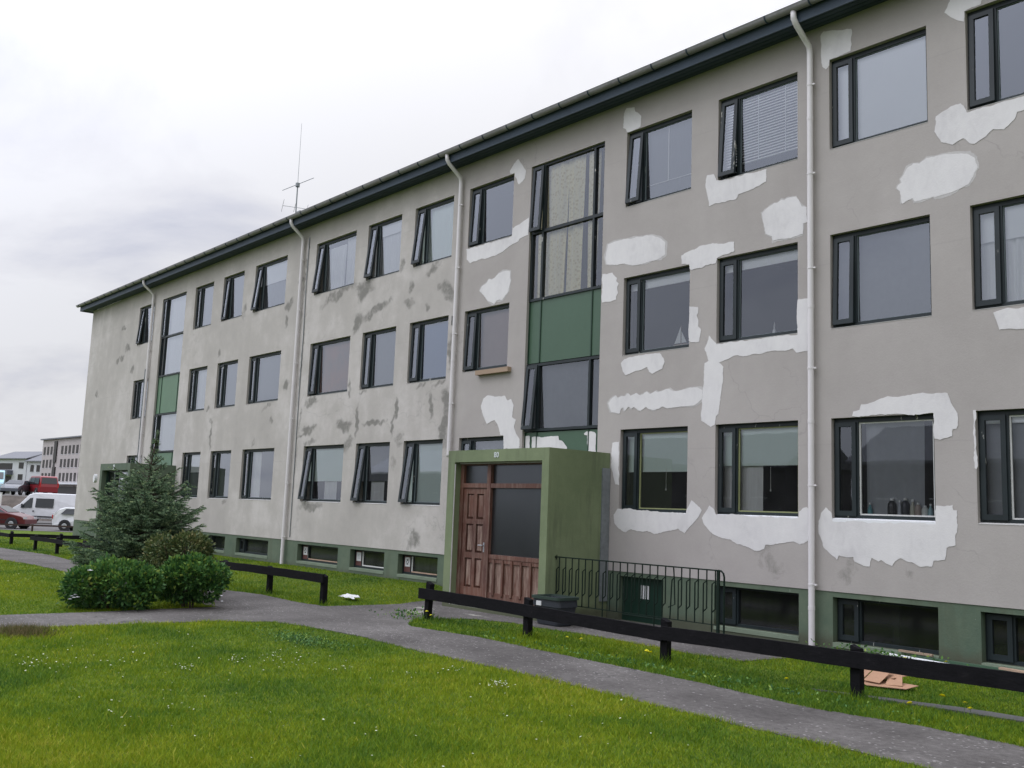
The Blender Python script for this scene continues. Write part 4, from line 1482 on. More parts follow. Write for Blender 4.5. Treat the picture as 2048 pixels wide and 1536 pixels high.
def porch(dx, main):
    x0, x1 = -14.42 + dx, -11.68 + dx
    yf, yb = 11.03, YW - .002
    zt = 2.85
    ox0, ox1, oz1 = -14.22 + dx, -11.85 + dx, 2.635
    yr = 11.20
    b = MB()
    b.quad((x0, yf, -.2), (ox0, yf, -.2), (ox0, yf, zt), (x0, yf, zt))
    b.quad((ox1, yf, -.2), (x1, yf, -.2), (x1, yf, zt), (ox1, yf, zt))
    b.quad((ox0, yf, oz1), (ox1, yf, oz1), (ox1, yf, zt), (ox0, yf, zt))
    b.quad((x1, yf, -.2), (x1, yb, -.2), (x1, yb, zt), (x1, yf, zt))
    b.quad((x0, yb, -.2), (x0, yf, -.2), (x0, yf, zt), (x0, yb, zt))
    b.quad((x0, yf, zt), (x1, yf, zt), (x1, yb, zt), (x0, yb, zt))
    b.quad((ox0, yf, -.2), (ox0, yr + .1, -.2), (ox0, yr + .1, oz1), (ox0, yf, oz1))
    b.quad((ox1, yr + .1, -.2), (ox1, yf, -.2), (ox1, yf, oz1), (ox1, yr + .1, oz1))
    b.quad((ox0, yf, oz1), (ox0, yr + .1, oz1), (ox1, yr + .1, oz1), (ox1, yf, oz1))
    b.quad((ox0, yf, 0.06), (ox1, yf, 0.06), (ox1, yr + .1, 0.06), (ox0, yr + .1, 0.06))
    b.quad((ox0, yf, -.2), (ox1, yf, -.2), (ox1, yf, 0.06), (ox0, yf, 0.06))
    b.box(ox0 - .2 + .2, ox1, yr + 1.1, yr + 1.12, 0, oz1)
    po = b.build('porch', MT['porch'] if main else MT['plinth'], bld)
    # interior of the hall
    q = MB()
    q.box(ox0, ox1, yr + .9, yr + .95, 0.06, oz1)
    q.build('hall_wall', MT['interior'], po)
    W_ = MT['wood'] if main else MT['doorgreen']
    Y = yr
    fr = MB()
    xp0, xp1 = -13.44 + dx, -13.34 + dx
    fr.box(ox0, ox0 + .09, Y - .02, Y + .08, .06, oz1)
    fr.box(ox1 - .05, ox1, Y - .02, Y + .08, .06, oz1)
    fr.box(ox0 + .09, ox1 - .05, Y - .02, Y + .08, oz1 - .05, oz1)
    fr.box(xp0, xp1, Y - .026, Y + .08, .06, oz1 - .05)
    for a, c in ((ox0 + .09, xp0), (xp1, ox1 - .05)):
        fr.box(a, c, Y - .018, Y + .08, 2.175, 2.255)
    fr.box(xp1, ox1 - .05, Y - .012, Y + .07, .93, 1.0)
    fr.box(ox0 + .09, xp0, Y - .03, Y + .1, .06, .24)
    frame = fr.build('door_frame', W_, po)
    pn = MB()
    for a, c, z0, z1 in ((ox0 + .09, xp0, 2.255, oz1 - .05), (xp1, ox1 - .05, 2.255, oz1 - .05), (xp1, ox1 - .05, 1.0, 2.175)):
        pn.quad((a, Y + .04, z0), (c, Y + .04, z0), (c, Y + .04, z1), (a, Y + .04, z1))
    if main:
        pn.build('pane', MT['glass_frost'], po)
        d = MB()
        door_leaf(d, ox0 + .095, xp0 - .005, .25, 2.165, Y + .005)
        dr = d.build('door', [MT['wood'], MT['wood_w']], po)
        h = MB()
        h.tube([(xp0 - .05, Y + .005, 1.15), (xp0 - .05, Y - .045, 1.15)], .009, 8)
        h.tube([(xp0 - .045, Y - .045, 1.15), (xp0 - .16, Y - .045, 1.15)], .009, 8)
        h.box(xp0 - .07, xp0 - .035, Y - .003, Y + .004, 1.03, 1.2)
        h.build('door_handle', MT['rimm'], dr)
        pnl = MB()
        pnl.box(xp1, ox1 - .05, Y + .02, Y + .05, .06, .93, 1)
        nb = 6
        wdt = (ox1 - .05 - xp1)
        for k in range(nb):
            xa = xp1 + wdt * (k + .72) / nb - .02
            pnl.box(xa - .022, xa + .022, Y - .022, Y + .019, .30, .915)
            pnl.add([(xa - .022, Y - .022, .30), (xa + .022, Y - .022, .30), (xa + .022, Y + .019, .25), (xa - .022, Y + .019, .25)], [(0, 1, 2, 3)])
        pnl.box(xp1, ox1 - .05, Y - .002, Y + .019, .86, .929)
        pnl.box(xp1, ox1 - .05, Y - .002, Y + .019, .062, .34)
        pnl.build('door_side_panel', [MT['wood'], MT['wood_w']], po)
        th = MB()
        th.box(ox0 + .02, xp0, Y - .14, Y - .032, .062, .19)
        th.build('threshold', MT['kerb_l'], po)
        text_mesh('80', .135, 'house_number', MT['num'], po, (-13.035 + dx, yf - .004, 2.745))
        fl = MB()
        fl.box(x1 + .001, x1 + .025, 12.30, YW - .01, .3, 2.58)
        fl.build('flashing', MT['metalgrey'], po)
        tr = MB()
        tr.box(ox0 + .001, ox0 + .016, yf + .004, yf + .02, .06, 2.60)
        tr.box(ox0 + .03, ox1, yf + .10, yf + .115, oz1 - .03, oz1 - .002)
        tr.build('trim', MT['sill'], po)
    else:
        pn.quad((ox0 + .09, Y + .04, .3), (xp0, Y + .04, .3), (xp0, Y + .04, 2.175), (ox0 + .09, Y + .04, 2.175))
        pn.quad((xp1, Y + .04, .1), (ox1 - .05, Y + .04, .1), (ox1 - .05, Y + .04, .93), (xp1, Y + .04, .93))
        pn.build('pane', MT['glass_dark'], po)
        for px, py in ((193.8, 957), (251, 956)):
            X, Z = on_wall(px, py, yf)
            lm = MB()
            n = 12
            lm.add([(X + .085 * math.cos(2 * math.pi * k / n), yf - .10, Z + .14 * math.sin(2 * math.pi * k / n)) for k in range(n)] +
                   [(X + .085 * math.cos(2 * math.pi * k / n), yf - .01, Z + .14 * math.sin(2 * math.pi * k / n)) for k in range(n)],
                   [tuple(range(n))] + [(k, (k + 1) % n, n + (k + 1) % n, n + k) for k in range(n)])
            lm.build('wall_lamp', MT['putty'], po)
        X, Z = on_wall(228, 934, yf)
        lm = MB()
        n = 12
        lm.add([(X + .06 * math.cos(2 * math.pi * k / n), yf - .012, Z + .085 * math.sin(2 * math.pi * k / n)) for k in range(n)] +
               [(X + .06 * math.cos(2 * math.pi * k / n), yf, Z + .085 * math.sin(2 * math.pi * k / n)) for k in range(n)],
               [tuple(range(n))] + [(k, (k + 1) % n, n + (k + 1) % n, n + k) for k in range(n)])
        lm.build('number_plaque', MT['num'], po)
    return po


MT['kerb_l'] = simple('pale_concrete', (0.26, 0.27, 0.24), 0.85, 0.25, 6)
MT['num'] = simple('number_white', (0.62, 0.66, 0.66), 0.5, 0.05)
porch(0, True)
porch(-19.13, False)


# ================================================================ RAILINGS
def railing(dx, label, bent):
    ro = empty('railing', (-11.66 + dx, 11.25, 0), label, 'railing', 'green iron railings beside the porches')
    Y = 11.25
    xa, xb = -11.64 + dx, -8.40 + dx
    b = MB()
    b.box(xa - .04, xb, Y - .02, Y + .02, 1.046, 1.064)
    pts = [(xb, Y, 1.056), (xb + .05, Y, 1.05), (xb + .085, Y, 1.02), (xb + .10, Y, .97), (xb + .10, Y, .18)]
    b.tube(pts, .014, 8)
    b.build('top_rail', MT['rail_green'], ro)
    b = MB()
    b.box(xa, xb, Y - .008, Y + .008, .30, .312)
    b.build('bottom_rail', MT['rail_green'], ro)
    n = 22
    for k in range(n):
        x = xa + .05 + (xb - xa - .1) * k / (n - 1)
        o = -.058
        sk = .03 if (bent and k == 16) else 0
        bb = MB()
        r_ = .0105
        bb.tube([(x, Y, 1.05), (x + sk * .4, Y, .90), (x + o + sk, Y, .86), (x + o, Y, .30 if k % 7 else .0)], r_, 5)
        bb.tube([(x + sk * .4, Y + .001, .90), (x + sk, Y + .001, .52), (x + o - sk, Y + .001, .47)], r_, 5)
        bb.build('baluster', MT['rail_green'], ro)
    b = MB()
    b.box(xb - .02, xb + .02, Y - .015, Y + .015, 0, 1.05)
    b.build('post', MT['rail_green'], ro)
    b = MB()
    for k in range(5):
        a = k * 1.2
        b.tube([(xa - .02, Y, 1.05), (xa - .02 + .05 * math.cos(a), Y - .01, 1.05 + .04 * math.sin(a))], .008, 5)
    b.build('bracket', MT['rail_green'], ro)


railing(0, 'dark green iron railing with cranked bars, right of the main porch with number 80', True)
railing(-19.13, 'dark green iron railing beside the far porch, behind the spruce', False)


# ================================================================ RAIL FENCES
def fwood():
    m_, t, bs = mat('black_stained_timber')
    p = pos(t)
    a = noise(t, p, 6, 5, 0.7, (1, 1, 1))
    c2 = noise(t, p, 30, 4, 0.7, (0.3, 0.3, 1))
    c = ramp(t, M(t, 'ADD', M(t, 'MULTIPLY', a, .5), M(t, 'MULTIPLY', c2, .5)), [(0.3, (0.004, 0.004, 0.005)), (0.6, (0.009, 0.0085, 0.010)), (0.74, (0.024, 0.022, 0.023))])
    L(t, c, bs.inputs['Base Color'])
    bs.inputs['Roughness'].default_value = 0.85
    bs.inputs['Specular IOR Level'].default_value = 0.12
    bump(t, bs, c2, 0.6, 0.01)
    return m_


MT['fence'] = fwood()
MT['fence_b'] = simple('brown_timber', (0.045, 0.025, 0.022), 0.8, 0.3, 4)


def fence(label, posts, rail_pts, Yp, rail_h=.15, m_=None, gap=0.0, seed=0):
    """posts: x positions; rail_pts: [(x,z_mid,y)] front board"""
    m_ = m_ or MT['fence']
    fo = empty('rail_fence', (posts[0][0], posts[0][1], 0), label, 'fence', 'low dark timber rail fences along the path')
    rr = random.Random(seed)
    for (x, y, h, tilt) in posts:
        b = MB()
        w_ = .055
        g0 = hgt(x, y) - .15
        vs = []
        ts = (0, .5, .92, 1)
        for t in ts:
            z = g0 + (h - g0) * t
            s = w_ * (1 - .05 * t)
            ox = tilt * (z)
            for (ax, ay) in ((-1, -1), (1, -1), (1, 1), (-1, 1)):
                zz = z
                if t == 1:
                    zz = z - (.035 if ax > 0 else 0) + rr.uniform(-.006, .006)
                vs.append((x + ox + ax * s, y + ay * s * .8 + rr.uniform(-.004, .004), zz))
        fs = []
        for i in range(len(ts) - 1):
            for k in range(4):
                fs.append((i * 4 + k, i * 4 + (k + 1) % 4, (i + 1) * 4 + (k + 1) % 4, (i + 1) * 4 + k))
        q = (len(ts) - 1) * 4
        fs.append((q, q + 1, q + 2, q + 3))
        b.add(vs, fs)
        b.build('post', m_, fo)
    for i in range(len(rail_pts) - 1):
        (xa, za, ya), (xb, zb, yb) = rail_pts[i], rail_pts[i + 1]
        b = MB()
        n = 14
        vs = []
        for k in range(n + 1):
            t = k / n
            x = xa + (xb - xa) * t
            y = ya + (yb - ya) * t
            z = za + (zb - za) * t + .008 * math.sin(t * 5 + i)
            h = rail_h / 2
            j1, j2 = rr.uniform(-.004, .004), rr.uniform(-.004, .004)
            vs += [(x, y - .02, z - h + j1), (x, y + .02, z - h + j1), (x, y + .02, z + h + j2), (x, y - .02, z + h + j2)]
        fs = [(0, 1, 2, 3), (n * 4 + 3, n * 4 + 2, n * 4 + 1, n * 4)]
        for k in range(n):
            for e in range(4):
                fs.append((k * 4 + e, (k + 1) * 4 + e, (k + 1) * 4 + (e + 1) % 4, k * 4 + (e + 1) % 4))
        b.add(vs, fs)
        b.build('rail', m_, fo)
    return fo


YR = 9.40
fence('long black timber rail fence in front of the brown porch door and green railing',
      [(-12.74, YR + .07, .60, 0.06), (-10.36, YR + .07, .565, 0), (-7.85, YR + .07, .53, .01), (-5.32, YR + .07, .53, 0), (-2.8, YR + .07, .55, 0), (-.3, YR + .07, .55, 0)],
      [(-12.90, .41, YR), (-7.85, .355, YR), (-2.8, .43, YR + .0), (-.2, .43, YR)], YR, .165, seed=3)
fence('black timber rail fence between the green bushes and the white rag on the grass',
      [(-15.40, 9.12, .53, 0), (-17.6, 9.2, .53, 0), (-19.7, 9.25, .52, 0)],
      [(-15.32, .46, 9.05), (-20.4, .43, 9.14)], 9.05, .15, seed=4)
fence('dark timber rail fence passing behind the spruce to the path at the left',
      [(-33.3, 9.17, .50, 0), (-31.05, 9.17, .52, 0), (-28.6, 9.17, .52, 0), (-26.2, 9.17, .52, 0), (-24.4, 9.17, .52, 0)],
      [(-33.65, .37, 9.1), (-29.0, .39, 9.1), (-24.2, .42, 9.1)], 9.1, .12, seed=5)
fence('weathered timber rail fence at the far left edge in front of the maroon car',
      [(-38.7, 9.37, .46, 0), (-36.9, 9.37, .46, 0), (-34.9, 10.4, .48, 0), (-34.5, 11.9, .52, 0)],
      [(-40.2, .30, 9.3), (-36.9, .32, 9.3), (-34.4, .36, 11.9)], 9.3, .12, seed=6)
fence('distant red-brown rail fence edging the car park by the building corner',
      [(-64.5, 14.3, .05, 0), (-61.6, 16.7, .05, 0), (-58.6, 18.9, .12, 0), (-56.0, 21.0, .12, 0)],
      [(-66, -.10, 13.0), (-56.0, .02, 21.0)], 17, .09, MT['fence_b'], seed=7)


# ================================================================ SMALL THINGS
# planter tub
def tub():
    to = empty('plastic_tub', (-11.33, 10.93, 0), 'dark grey plastic storage tub standing below the left end of the green railing', 'tub')
    b = MB()
    cx, cy = -11.33, 10.93
    a0, a1 = .25, .31
    d0, d1 = .17, .23
    z1 = .46
    segs = [(0.012, .9, 0), (.03, 1, 0), (.30, None, 0), (.30, None, 1), (z1, None, 1)]

    def ring(hw, hd, z, r_=.05):
        out = []
        for sx, sy, st in ((1, 1, 0), (-1, 1, 90), (-1, -1, 180), (1, -1, 270)):
            for k in range(4):
                a = R(st + k * 30)
                out.append((cx + sx * (hw - r_) + r_ * math.cos(a), cy + sy * (hd - r_) + r_ * math.sin(a), z))
        return out
    prof = [(a0 * .95, d0 * .95, .012), (a0, d0, .03), (a0 + .05, d0 + .035, .30), (a0 + .065, d0 + .05, .305), (a1 - .01, d1 - .01, z1 - .03), (a1 - .05, d1 - .05, z1 - .03), (a0, d0, .06)]
    rings = [ring(*p_) for p_ in prof]
    vs = [v for r_ in rings for v in r_]
    n = 16
    fs = [(i * n + k, i * n + (k + 1) % n, (i + 1) * n + (k + 1) % n, (i + 1) * n + k) for i in range(len(prof) - 1) for k in range(n)]
    fs.append(tuple(range(n - 1, -1, -1)))
    fs.append(tuple((len(prof) - 1) * n + k for k in range(n)))
    b.add(vs, fs)
    b.build('body', MT['tub'], to)
    b = MB()
    r1 = ring(a1 + .012, d1 + .012, z1 - .045)
    r2 = ring(a1 + .016, d1 + .016, z1)
    r3 = ring(a1 - .02, d1 - .02, z1)
    r4 = ring(a1 - .02, d1 - .02, z1 - .045)
    b.add(r1 + r2 + r3 + r4, [(i * n + k, i * n + (k + 1) % n, ((i + 1) % 4) * n + (k + 1) % n, ((i + 1) % 4) * n + k) for i in range(4) for k in range(n)])
    b.build('rim', MT['rim_g'], to)
    b = MB()
    b.box(cx - .19, cx - .08, cy - d1 - .006, cy - d1 + .012, .31, .38)
    b.build('sticker', MT['paper'], to)


tub()


def crumpled(name, loc, w_, d_, h_, material, label, cat, seed, folds=7):
    """a crumpled flat sheet"""
    rr = random.Random(seed)
    n = 12
    o = []
    b = MB()
    for j in range(n + 1):
        for i in range(n + 1):
            u, v = i / n - .5, j / n - .5
            z = 0
            for k in range(folds):
                a = rr.random() if False else (k * 2.399)
                z += abs(math.sin((u * math.cos(a) + v * math.sin(a)) * (5 + k * 1.7) + k)) * .5 ** (k * .35)
            z = h_ * (z / 3.0) * (1 - (abs(u) * 1.6) ** 2 * .6) * (1 - (abs(v) * 1.6) ** 2 * .6)
            b.v.append((loc[0] + u * w_ * (1 + .2 * math.sin(v * 9)), loc[1] + v * d_ * (1 + .25 * math.sin(u * 7 + 1)), loc[2] + max(z, 0) + .012 + rr.uniform(0, .012)))
    for j in range(n):
        for i in range(n):
            b.f.append((j * (n + 1) + i, j * (n + 1) + i + 1, (j + 1) * (n + 1) + i + 1, (j + 1) * (n + 1) + i))
            b.mi.append(0)
    ob = b.build(name, material)
    md = ob.modifiers.new('solid', 'SOLIDIFY')
    md.thickness = 0.006
    tag(ob, label, cat)
    return ob


def cardboard():
    """a torn flattened carton lying in a heap"""
    rr = random.Random(4)
    b = MB()
    cx, cy = -5.55, 10.42

    def flap(pts, th=.006):
        n = len(pts)
        vs = [Vector((cx + p_[0], cy + p_[1], p_[2])) for p_ in pts]
        nn = (vs[1] - vs[0]).cross(vs[2] - vs[0]).normalized() * th
        b.add([tuple(v) for v in vs] + [tuple(v + nn) for v in vs],
              [tuple(range(n - 1, -1, -1)), tuple(range(n, 2 * n))] + [(i, (i + 1) % n, n + (i + 1) % n, n + i) for i in range(n)])
    flap([(-.36, -.02, .03), (-.05, -.24, .02), (.34, -.14, .03), (.40, .02, .06), (.1, .1, .05), (-.2, .12, .05)])
    flap([(-.34, .0, .04), (-.18, -.12, .05), (-.10, .05, .19), (-.24, .14, .16)])
    flap([(-.16, -.12, .05), (.05, -.16, .05), (.10, .02, .17), (-.08, .06, .20)])
    flap([(-.06, .05, .05), (.16, -.05, .11), (.22, .16, .13), (.0, .22, .20)])
    flap([(.10, -.13, .04), (.28, -.10, .05), (.20, .06, .15), (.06, .04, .12)])
    flap([(-.30, .1, .05), (-.05, .05, .14), (.05, .3, .10), (-.2, .34, .04)])
    o = b.build('cardboard', MT['card'])
    tag(o, 'torn brown cardboard heap lying on the grass behind the rail fence', 'cardboard')


cardboard()
crumpled('rag', (-15.9, 10.0, hgt(-16.5, 10.1)), .46, .24, .10, MT['paper'], 'crumpled white rag lying on the grass by the left fence post', 'rag', 2)

# boards and pipes along the wall
def board(name, p0, p1, w_, h_, m_, label, cat, group=None):
    p0, p1 = Vector(p0), Vector(p1)
    d = (p1 - p0)
    ln = d.length
    mt = Matrix.Translation((p0 + p1) / 2) @ d.to_track_quat('X', 'Z').to_matrix().to_4x4()
    b = MB()
    b.obox(mt, (-ln / 2, -w_ / 2, -h_ / 2), (ln / 2, w_ / 2, h_ / 2))
    o = b.build(name, m_)
    return tag(o, label, cat, group)


b = MB()
b.tube([(-6.62, 12.40, .09), (-5.53, 12.19, .085), (-4.84, 12.11, .08)], .022, 8)
tag(b.build('pipe', MT['putty']), 'white plastic pipe lying in the grass under the basement windows', 'pipe')
board('board', (-6.2, 12.42, .10), (-3.3, 12.28, .09), .07, .04, MT['panel'], 'long green painted board lying along the foot of the wall', 'board')
board('board', (-6.4, 12.46, .15), (-5.95, 12.455, .145), .05, .025, MT['plank'], 'short bare wooden board lying behind the green board by the wall', 'board')
board('board', (-5.05, 12.27, .13), (-4.75, 12.25, .125), .06, .025, MT['plank_l'], 'pale orange offcut lying beside the right end of the white pipe', 'board')
# loose board stuck under the middle floor window
_a = on_wall(953, 749, 12.44)
_b = on_wall(1018, 736, 12.44)
b = MB()
b.box(_a[0], _b[0], 12.40, 12.499, _a[1] - .02, _a[1] + .075)
tag(b.build('plank', MT['plank']), 'short brown plank fixed under the middle floor window left of the stair bay', 'plank')
# splintered timber stump at the porch
b = MB()
X0 = -15.2
for i, (dx, h, w_) in enumerate(((0, .62, .035), (.06, .54, .04), (.13, .46, .035))):
    b.add([(X0 + dx - w_, 11.75, 0), (X0 + dx + w_, 11.75, 0), (X0 + dx + w_, 11.83, 0), (X0 + dx - w_, 11.83, 0),
           (X0 + dx - w_ * .9 - .02, 11.77, h * .8), (X0 + dx + w_ * .5 - .02, 11.77, h * .85), (X0 + dx + w_ * .5 - .02, 11.82, h), (X0 + dx - w_ * .9 - .02, 11.82, h * .9)],
          [(0, 1, 5, 4), (1, 2, 6, 5), (2, 3, 7, 6), (3, 0, 4, 7), (4, 5, 6, 7)])
MT['greywood'] = simple('splintered_grey_wood', (0.10, 0.095, 0.10), 0.85, 0.5, 9, stretch=(3, 3, .3))
tag(b.build('timber_stump', MT['greywood']), 'splintered grey upright boards beside the left side of the main porch', 'timber')


# bottles on the inside sill of the ground floor window
def lathe(b, cx, cy, z, prof, n=12, sy=1.0):
    vs = []
    for (r_, h) in prof:
        for k in range(n):
            a = 2 * math.pi * k / n
            vs.append((cx + r_ * math.cos(a), cy + sy * r_ * math.sin(a), z + h))
    fs = [(i * n + k, i * n + (k + 1) % n, (i + 1) * n + (k + 1) % n, (i + 1) * n + k) for i in range(len(prof) - 1) for k in range(n)]
    fs.append(tuple((len(prof) - 1) * n + k for k in range(n)))
    b.add(vs, fs)


ZB = 1.885
YB = YW + .175
b = MB()
b.box(-7.36, -5.92, YW + .155, YW + .258, ZB - .02, ZB)
b.build('inner_sill', MT['putty'], bld)
BOT = [(-6.90, .155, .028, (0.10, 0.30, 0.33), 'teal spray bottle at the left end of the ground floor window sill', 'narrow'),
       (-6.58, .21, .048, (0.02, 0.022, 0.025), 'broad black bottle on the ground floor window sill', 'round'),
       (-6.47, .19, .026, (0.35, 0.37, 0.42), 'slim pale grey bottle between the two black bottles', 'narrow'),
       (-6.39, .215, .046, (0.02, 0.022, 0.035), 'black bottle with a light cap on the window sill', 'round'),
       (-6.29, .20, .030, (0.42, 0.41, 0.34), 'cream bottle right of the black bottles in the window', 'narrow'),
       (-6.215, .165, .034, (0.36, 0.29, 0.26), 'pinkish bottle beside the cream one in the window', 'round'),
       (-6.12, .135, .036, (0.62, 0.64, 0.62), 'short white bottle in the ground floor window', 'round'),
       (-6.045, .155, .028, (0.25, 0.40, 0.44), 'pale blue bottle at the right end of the window sill', 'narrow')]
for i, (x, h, r_, c, lab, kd) in enumerate(BOT):
    h *= 1.22
    r_ *= 1.25
    bo = empty('bottle', (x, YB, ZB), lab, 'bottle', 'bottles on the ground floor window sill')
    b = MB()
    if kd == 'round':
        pf = [(r_, 0), (r_, h * .55), (r_ * .95, h * .68), (r_ * .55, h * .85), (r_ * .35, h * .88)]
    else:
        pf = [(r_, 0), (r_, h * .45), (r_ * .8, h * .6), (r_ * .4, h * .75), (r_ * .35, h * .86)]
    lathe(b, x, YB, ZB, pf)
    b.build('body', simple('bottle_%d' % i, c, .3, .05, bmp=0), bo, smooth=True)
    b = MB()
    lathe(b, x, YB, ZB, [(r_ * .42, h * .86), (r_ * .42, h * .98), (r_ * .2, h)])
    b.build('cap', MT['putty'], bo)
# model sailing boat
b = MB()
zs_ = B_[2] + .07
XS = -10.28
mb = empty('model_boat', (XS, YB, zs_), 'small white model sailing boat in the middle floor window', 'model boat')
b.add([(XS - .15, YB, zs_), (XS + .12, YB, zs_), (XS, YB - .025, zs_), (XS - .17, YB, zs_ + .04), (XS + .15, YB, zs_ + .04), (XS, YB - .03, zs_ + .04), (XS, YB + .03, zs_ + .04)],
      [(0, 2, 5, 3), (2, 1, 4, 5), (3, 5, 4, 6), (0, 3, 6), (1, 6, 4), (0, 6, 1)])
b.build('hull', MT['plank'], mb)
b = MB()
b.add([(XS - .14, YB, zs_ + .06), (XS - .01, YB, zs_ + .06), (XS - .01, YB, zs_ + .34)], [(0, 1, 2)])
b.add([(XS + .01, YB, zs_ + .06), (XS + .12, YB, zs_ + .06), (XS + .01, YB, zs_ + .26)], [(0, 1, 2)])
b.build('sail', MT['putty'], mb)
b = MB()
b.tube([(XS, YB, zs_ + .03), (XS, YB, zs_ + .36)], .004, 6)
b.build('mast', MT['plank'], mb)
b = MB()
zz_ = B_[2] + .06
lathe(b, -8.45, YB, zz_, [(.03, 0), (.028, .06), (.010, .10), (.008, .17), (.001, .2)])
tag(b.build('figurine', MT['putty'], smooth=True), 'tiny white figurine in the middle floor window left of the right downpipe', 'figurine')

# roof antenna
def antenna():
    X0, Y0 = -33.44, 17.5
    zt = 14.21
    ao = empty('roof_antenna', (X0, Y0, 11.4), 'tall thin roof antenna mast with crossbars above the gutter', 'antenna')
    b = MB()
    b.tube([(X0, Y0, 11.3), (X0, Y0, zt)], .026, 8)
    b.build('mast', MT['metalgrey'], ao)
    b = MB()
    b.tube([(X0, Y0, zt), (X0 - .02, Y0, 16.75)], [.010, .006], 6)
    b.tube([(X0 - 1.25, Y0, zt + .07), (X0 + 1.25, Y0, zt - .02)], .012, 6)
    b.tube([(X0, Y0, zt - .08), (X0, Y0, zt + .07)], .085, 8)
    b.build('whip_aerial', MT['metalgrey'], ao)
    b = MB()
    z = 13.28
    b.tube([(X0 - .15, Y0 - .5, z), (X0 + .6, Y0 + .6, z - .1)], .009, 6)
    for t, l_ in ((0, .75), (.35, .6), (.7, .5)):
        c = Vector((X0 - .15 + .75 * t, Y0 - .5 + 1.1 * t, z - .1 * t))
        b.tube([c + Vector((-l_, .45 * l_, 0)), c + Vector((l_, -.45 * l_, 0))], .007, 5)
    b.box(X0 + .15, X0 + .42, Y0 - .05, Y0 + .05, z - .32, z - .2)
    b.build('yagi_aerial', MT['metalgrey'], ao)


antenna()


# ================================================================ FOLIAGE
def mesh_np(name, V, F, vals, material, parent=None):
    me = bpy.data.meshes.new(name)
    nv, nf, k = len(V), len(F), F.shape[1]
    me.vertices.add(nv)
    me.vertices.foreach_set('co', V.astype(np.float32).ravel())
    me.loops.add(nf * k)
    me.loops.foreach_set('vertex_index', F.astype(np.int32).ravel())
    me.polygons.add(nf)
    me.polygons.foreach_set('loop_start', np.arange(0, nf * k, k, dtype=np.int32))
    me.polygons.foreach_set('loop_total', np.full(nf, k, dtype=np.int32))
    at = me.attributes.new('v', 'FLOAT', 'POINT')
    at.data.foreach_set('value', vals.astype(np.float32))
    me.materials.append(material)
    me.update(calc_edges=True)
    o = bpy.data.objects.new(name, me)
    C.objects.link(o)
    if parent is not None:
        o.parent = parent
        o.matrix_parent_inverse = wm(parent).inverted()
    return o


def leaves(Pn, Dn, size, fold=0.25, aspect=0.55, seed=0):
    """rhombic leaves at points Pn with outward directions Dn: 4 verts, 2 tris"""
    r_ = np.random.default_rng(seed)
    n = len(Pn)
    d = Dn + r_.normal(0, .55, (n, 3))
    d /= np.linalg.norm(d, axis=1)[:, None]
    up = r_.normal(0, 1, (n, 3)) + np.array([0, 0, .8])
    s = np.cross(d, up)
    s /= np.linalg.norm(s, axis=1)[:, None] + 1e-9
    nn = np.cross(s, d)
    sz = size * r_.uniform(.6, 1.25, (n, 1))
    a = Pn
    bt = Pn + d * sz
    mid = Pn + d * sz * .5
    l_ = mid + s * sz * aspect * .5 + nn * sz * fold * .3
    r2 = mid - s * sz * aspect * .5 + nn * sz * fold * .3
    V = np.stack([a, l_, bt, r2], 1).reshape(-1, 3)
    base = np.arange(n)[:, None] * 4
    F = np.concatenate([base + np.array([0, 1, 2]), base + np.array([0, 2, 3])], 0)
    return V, F


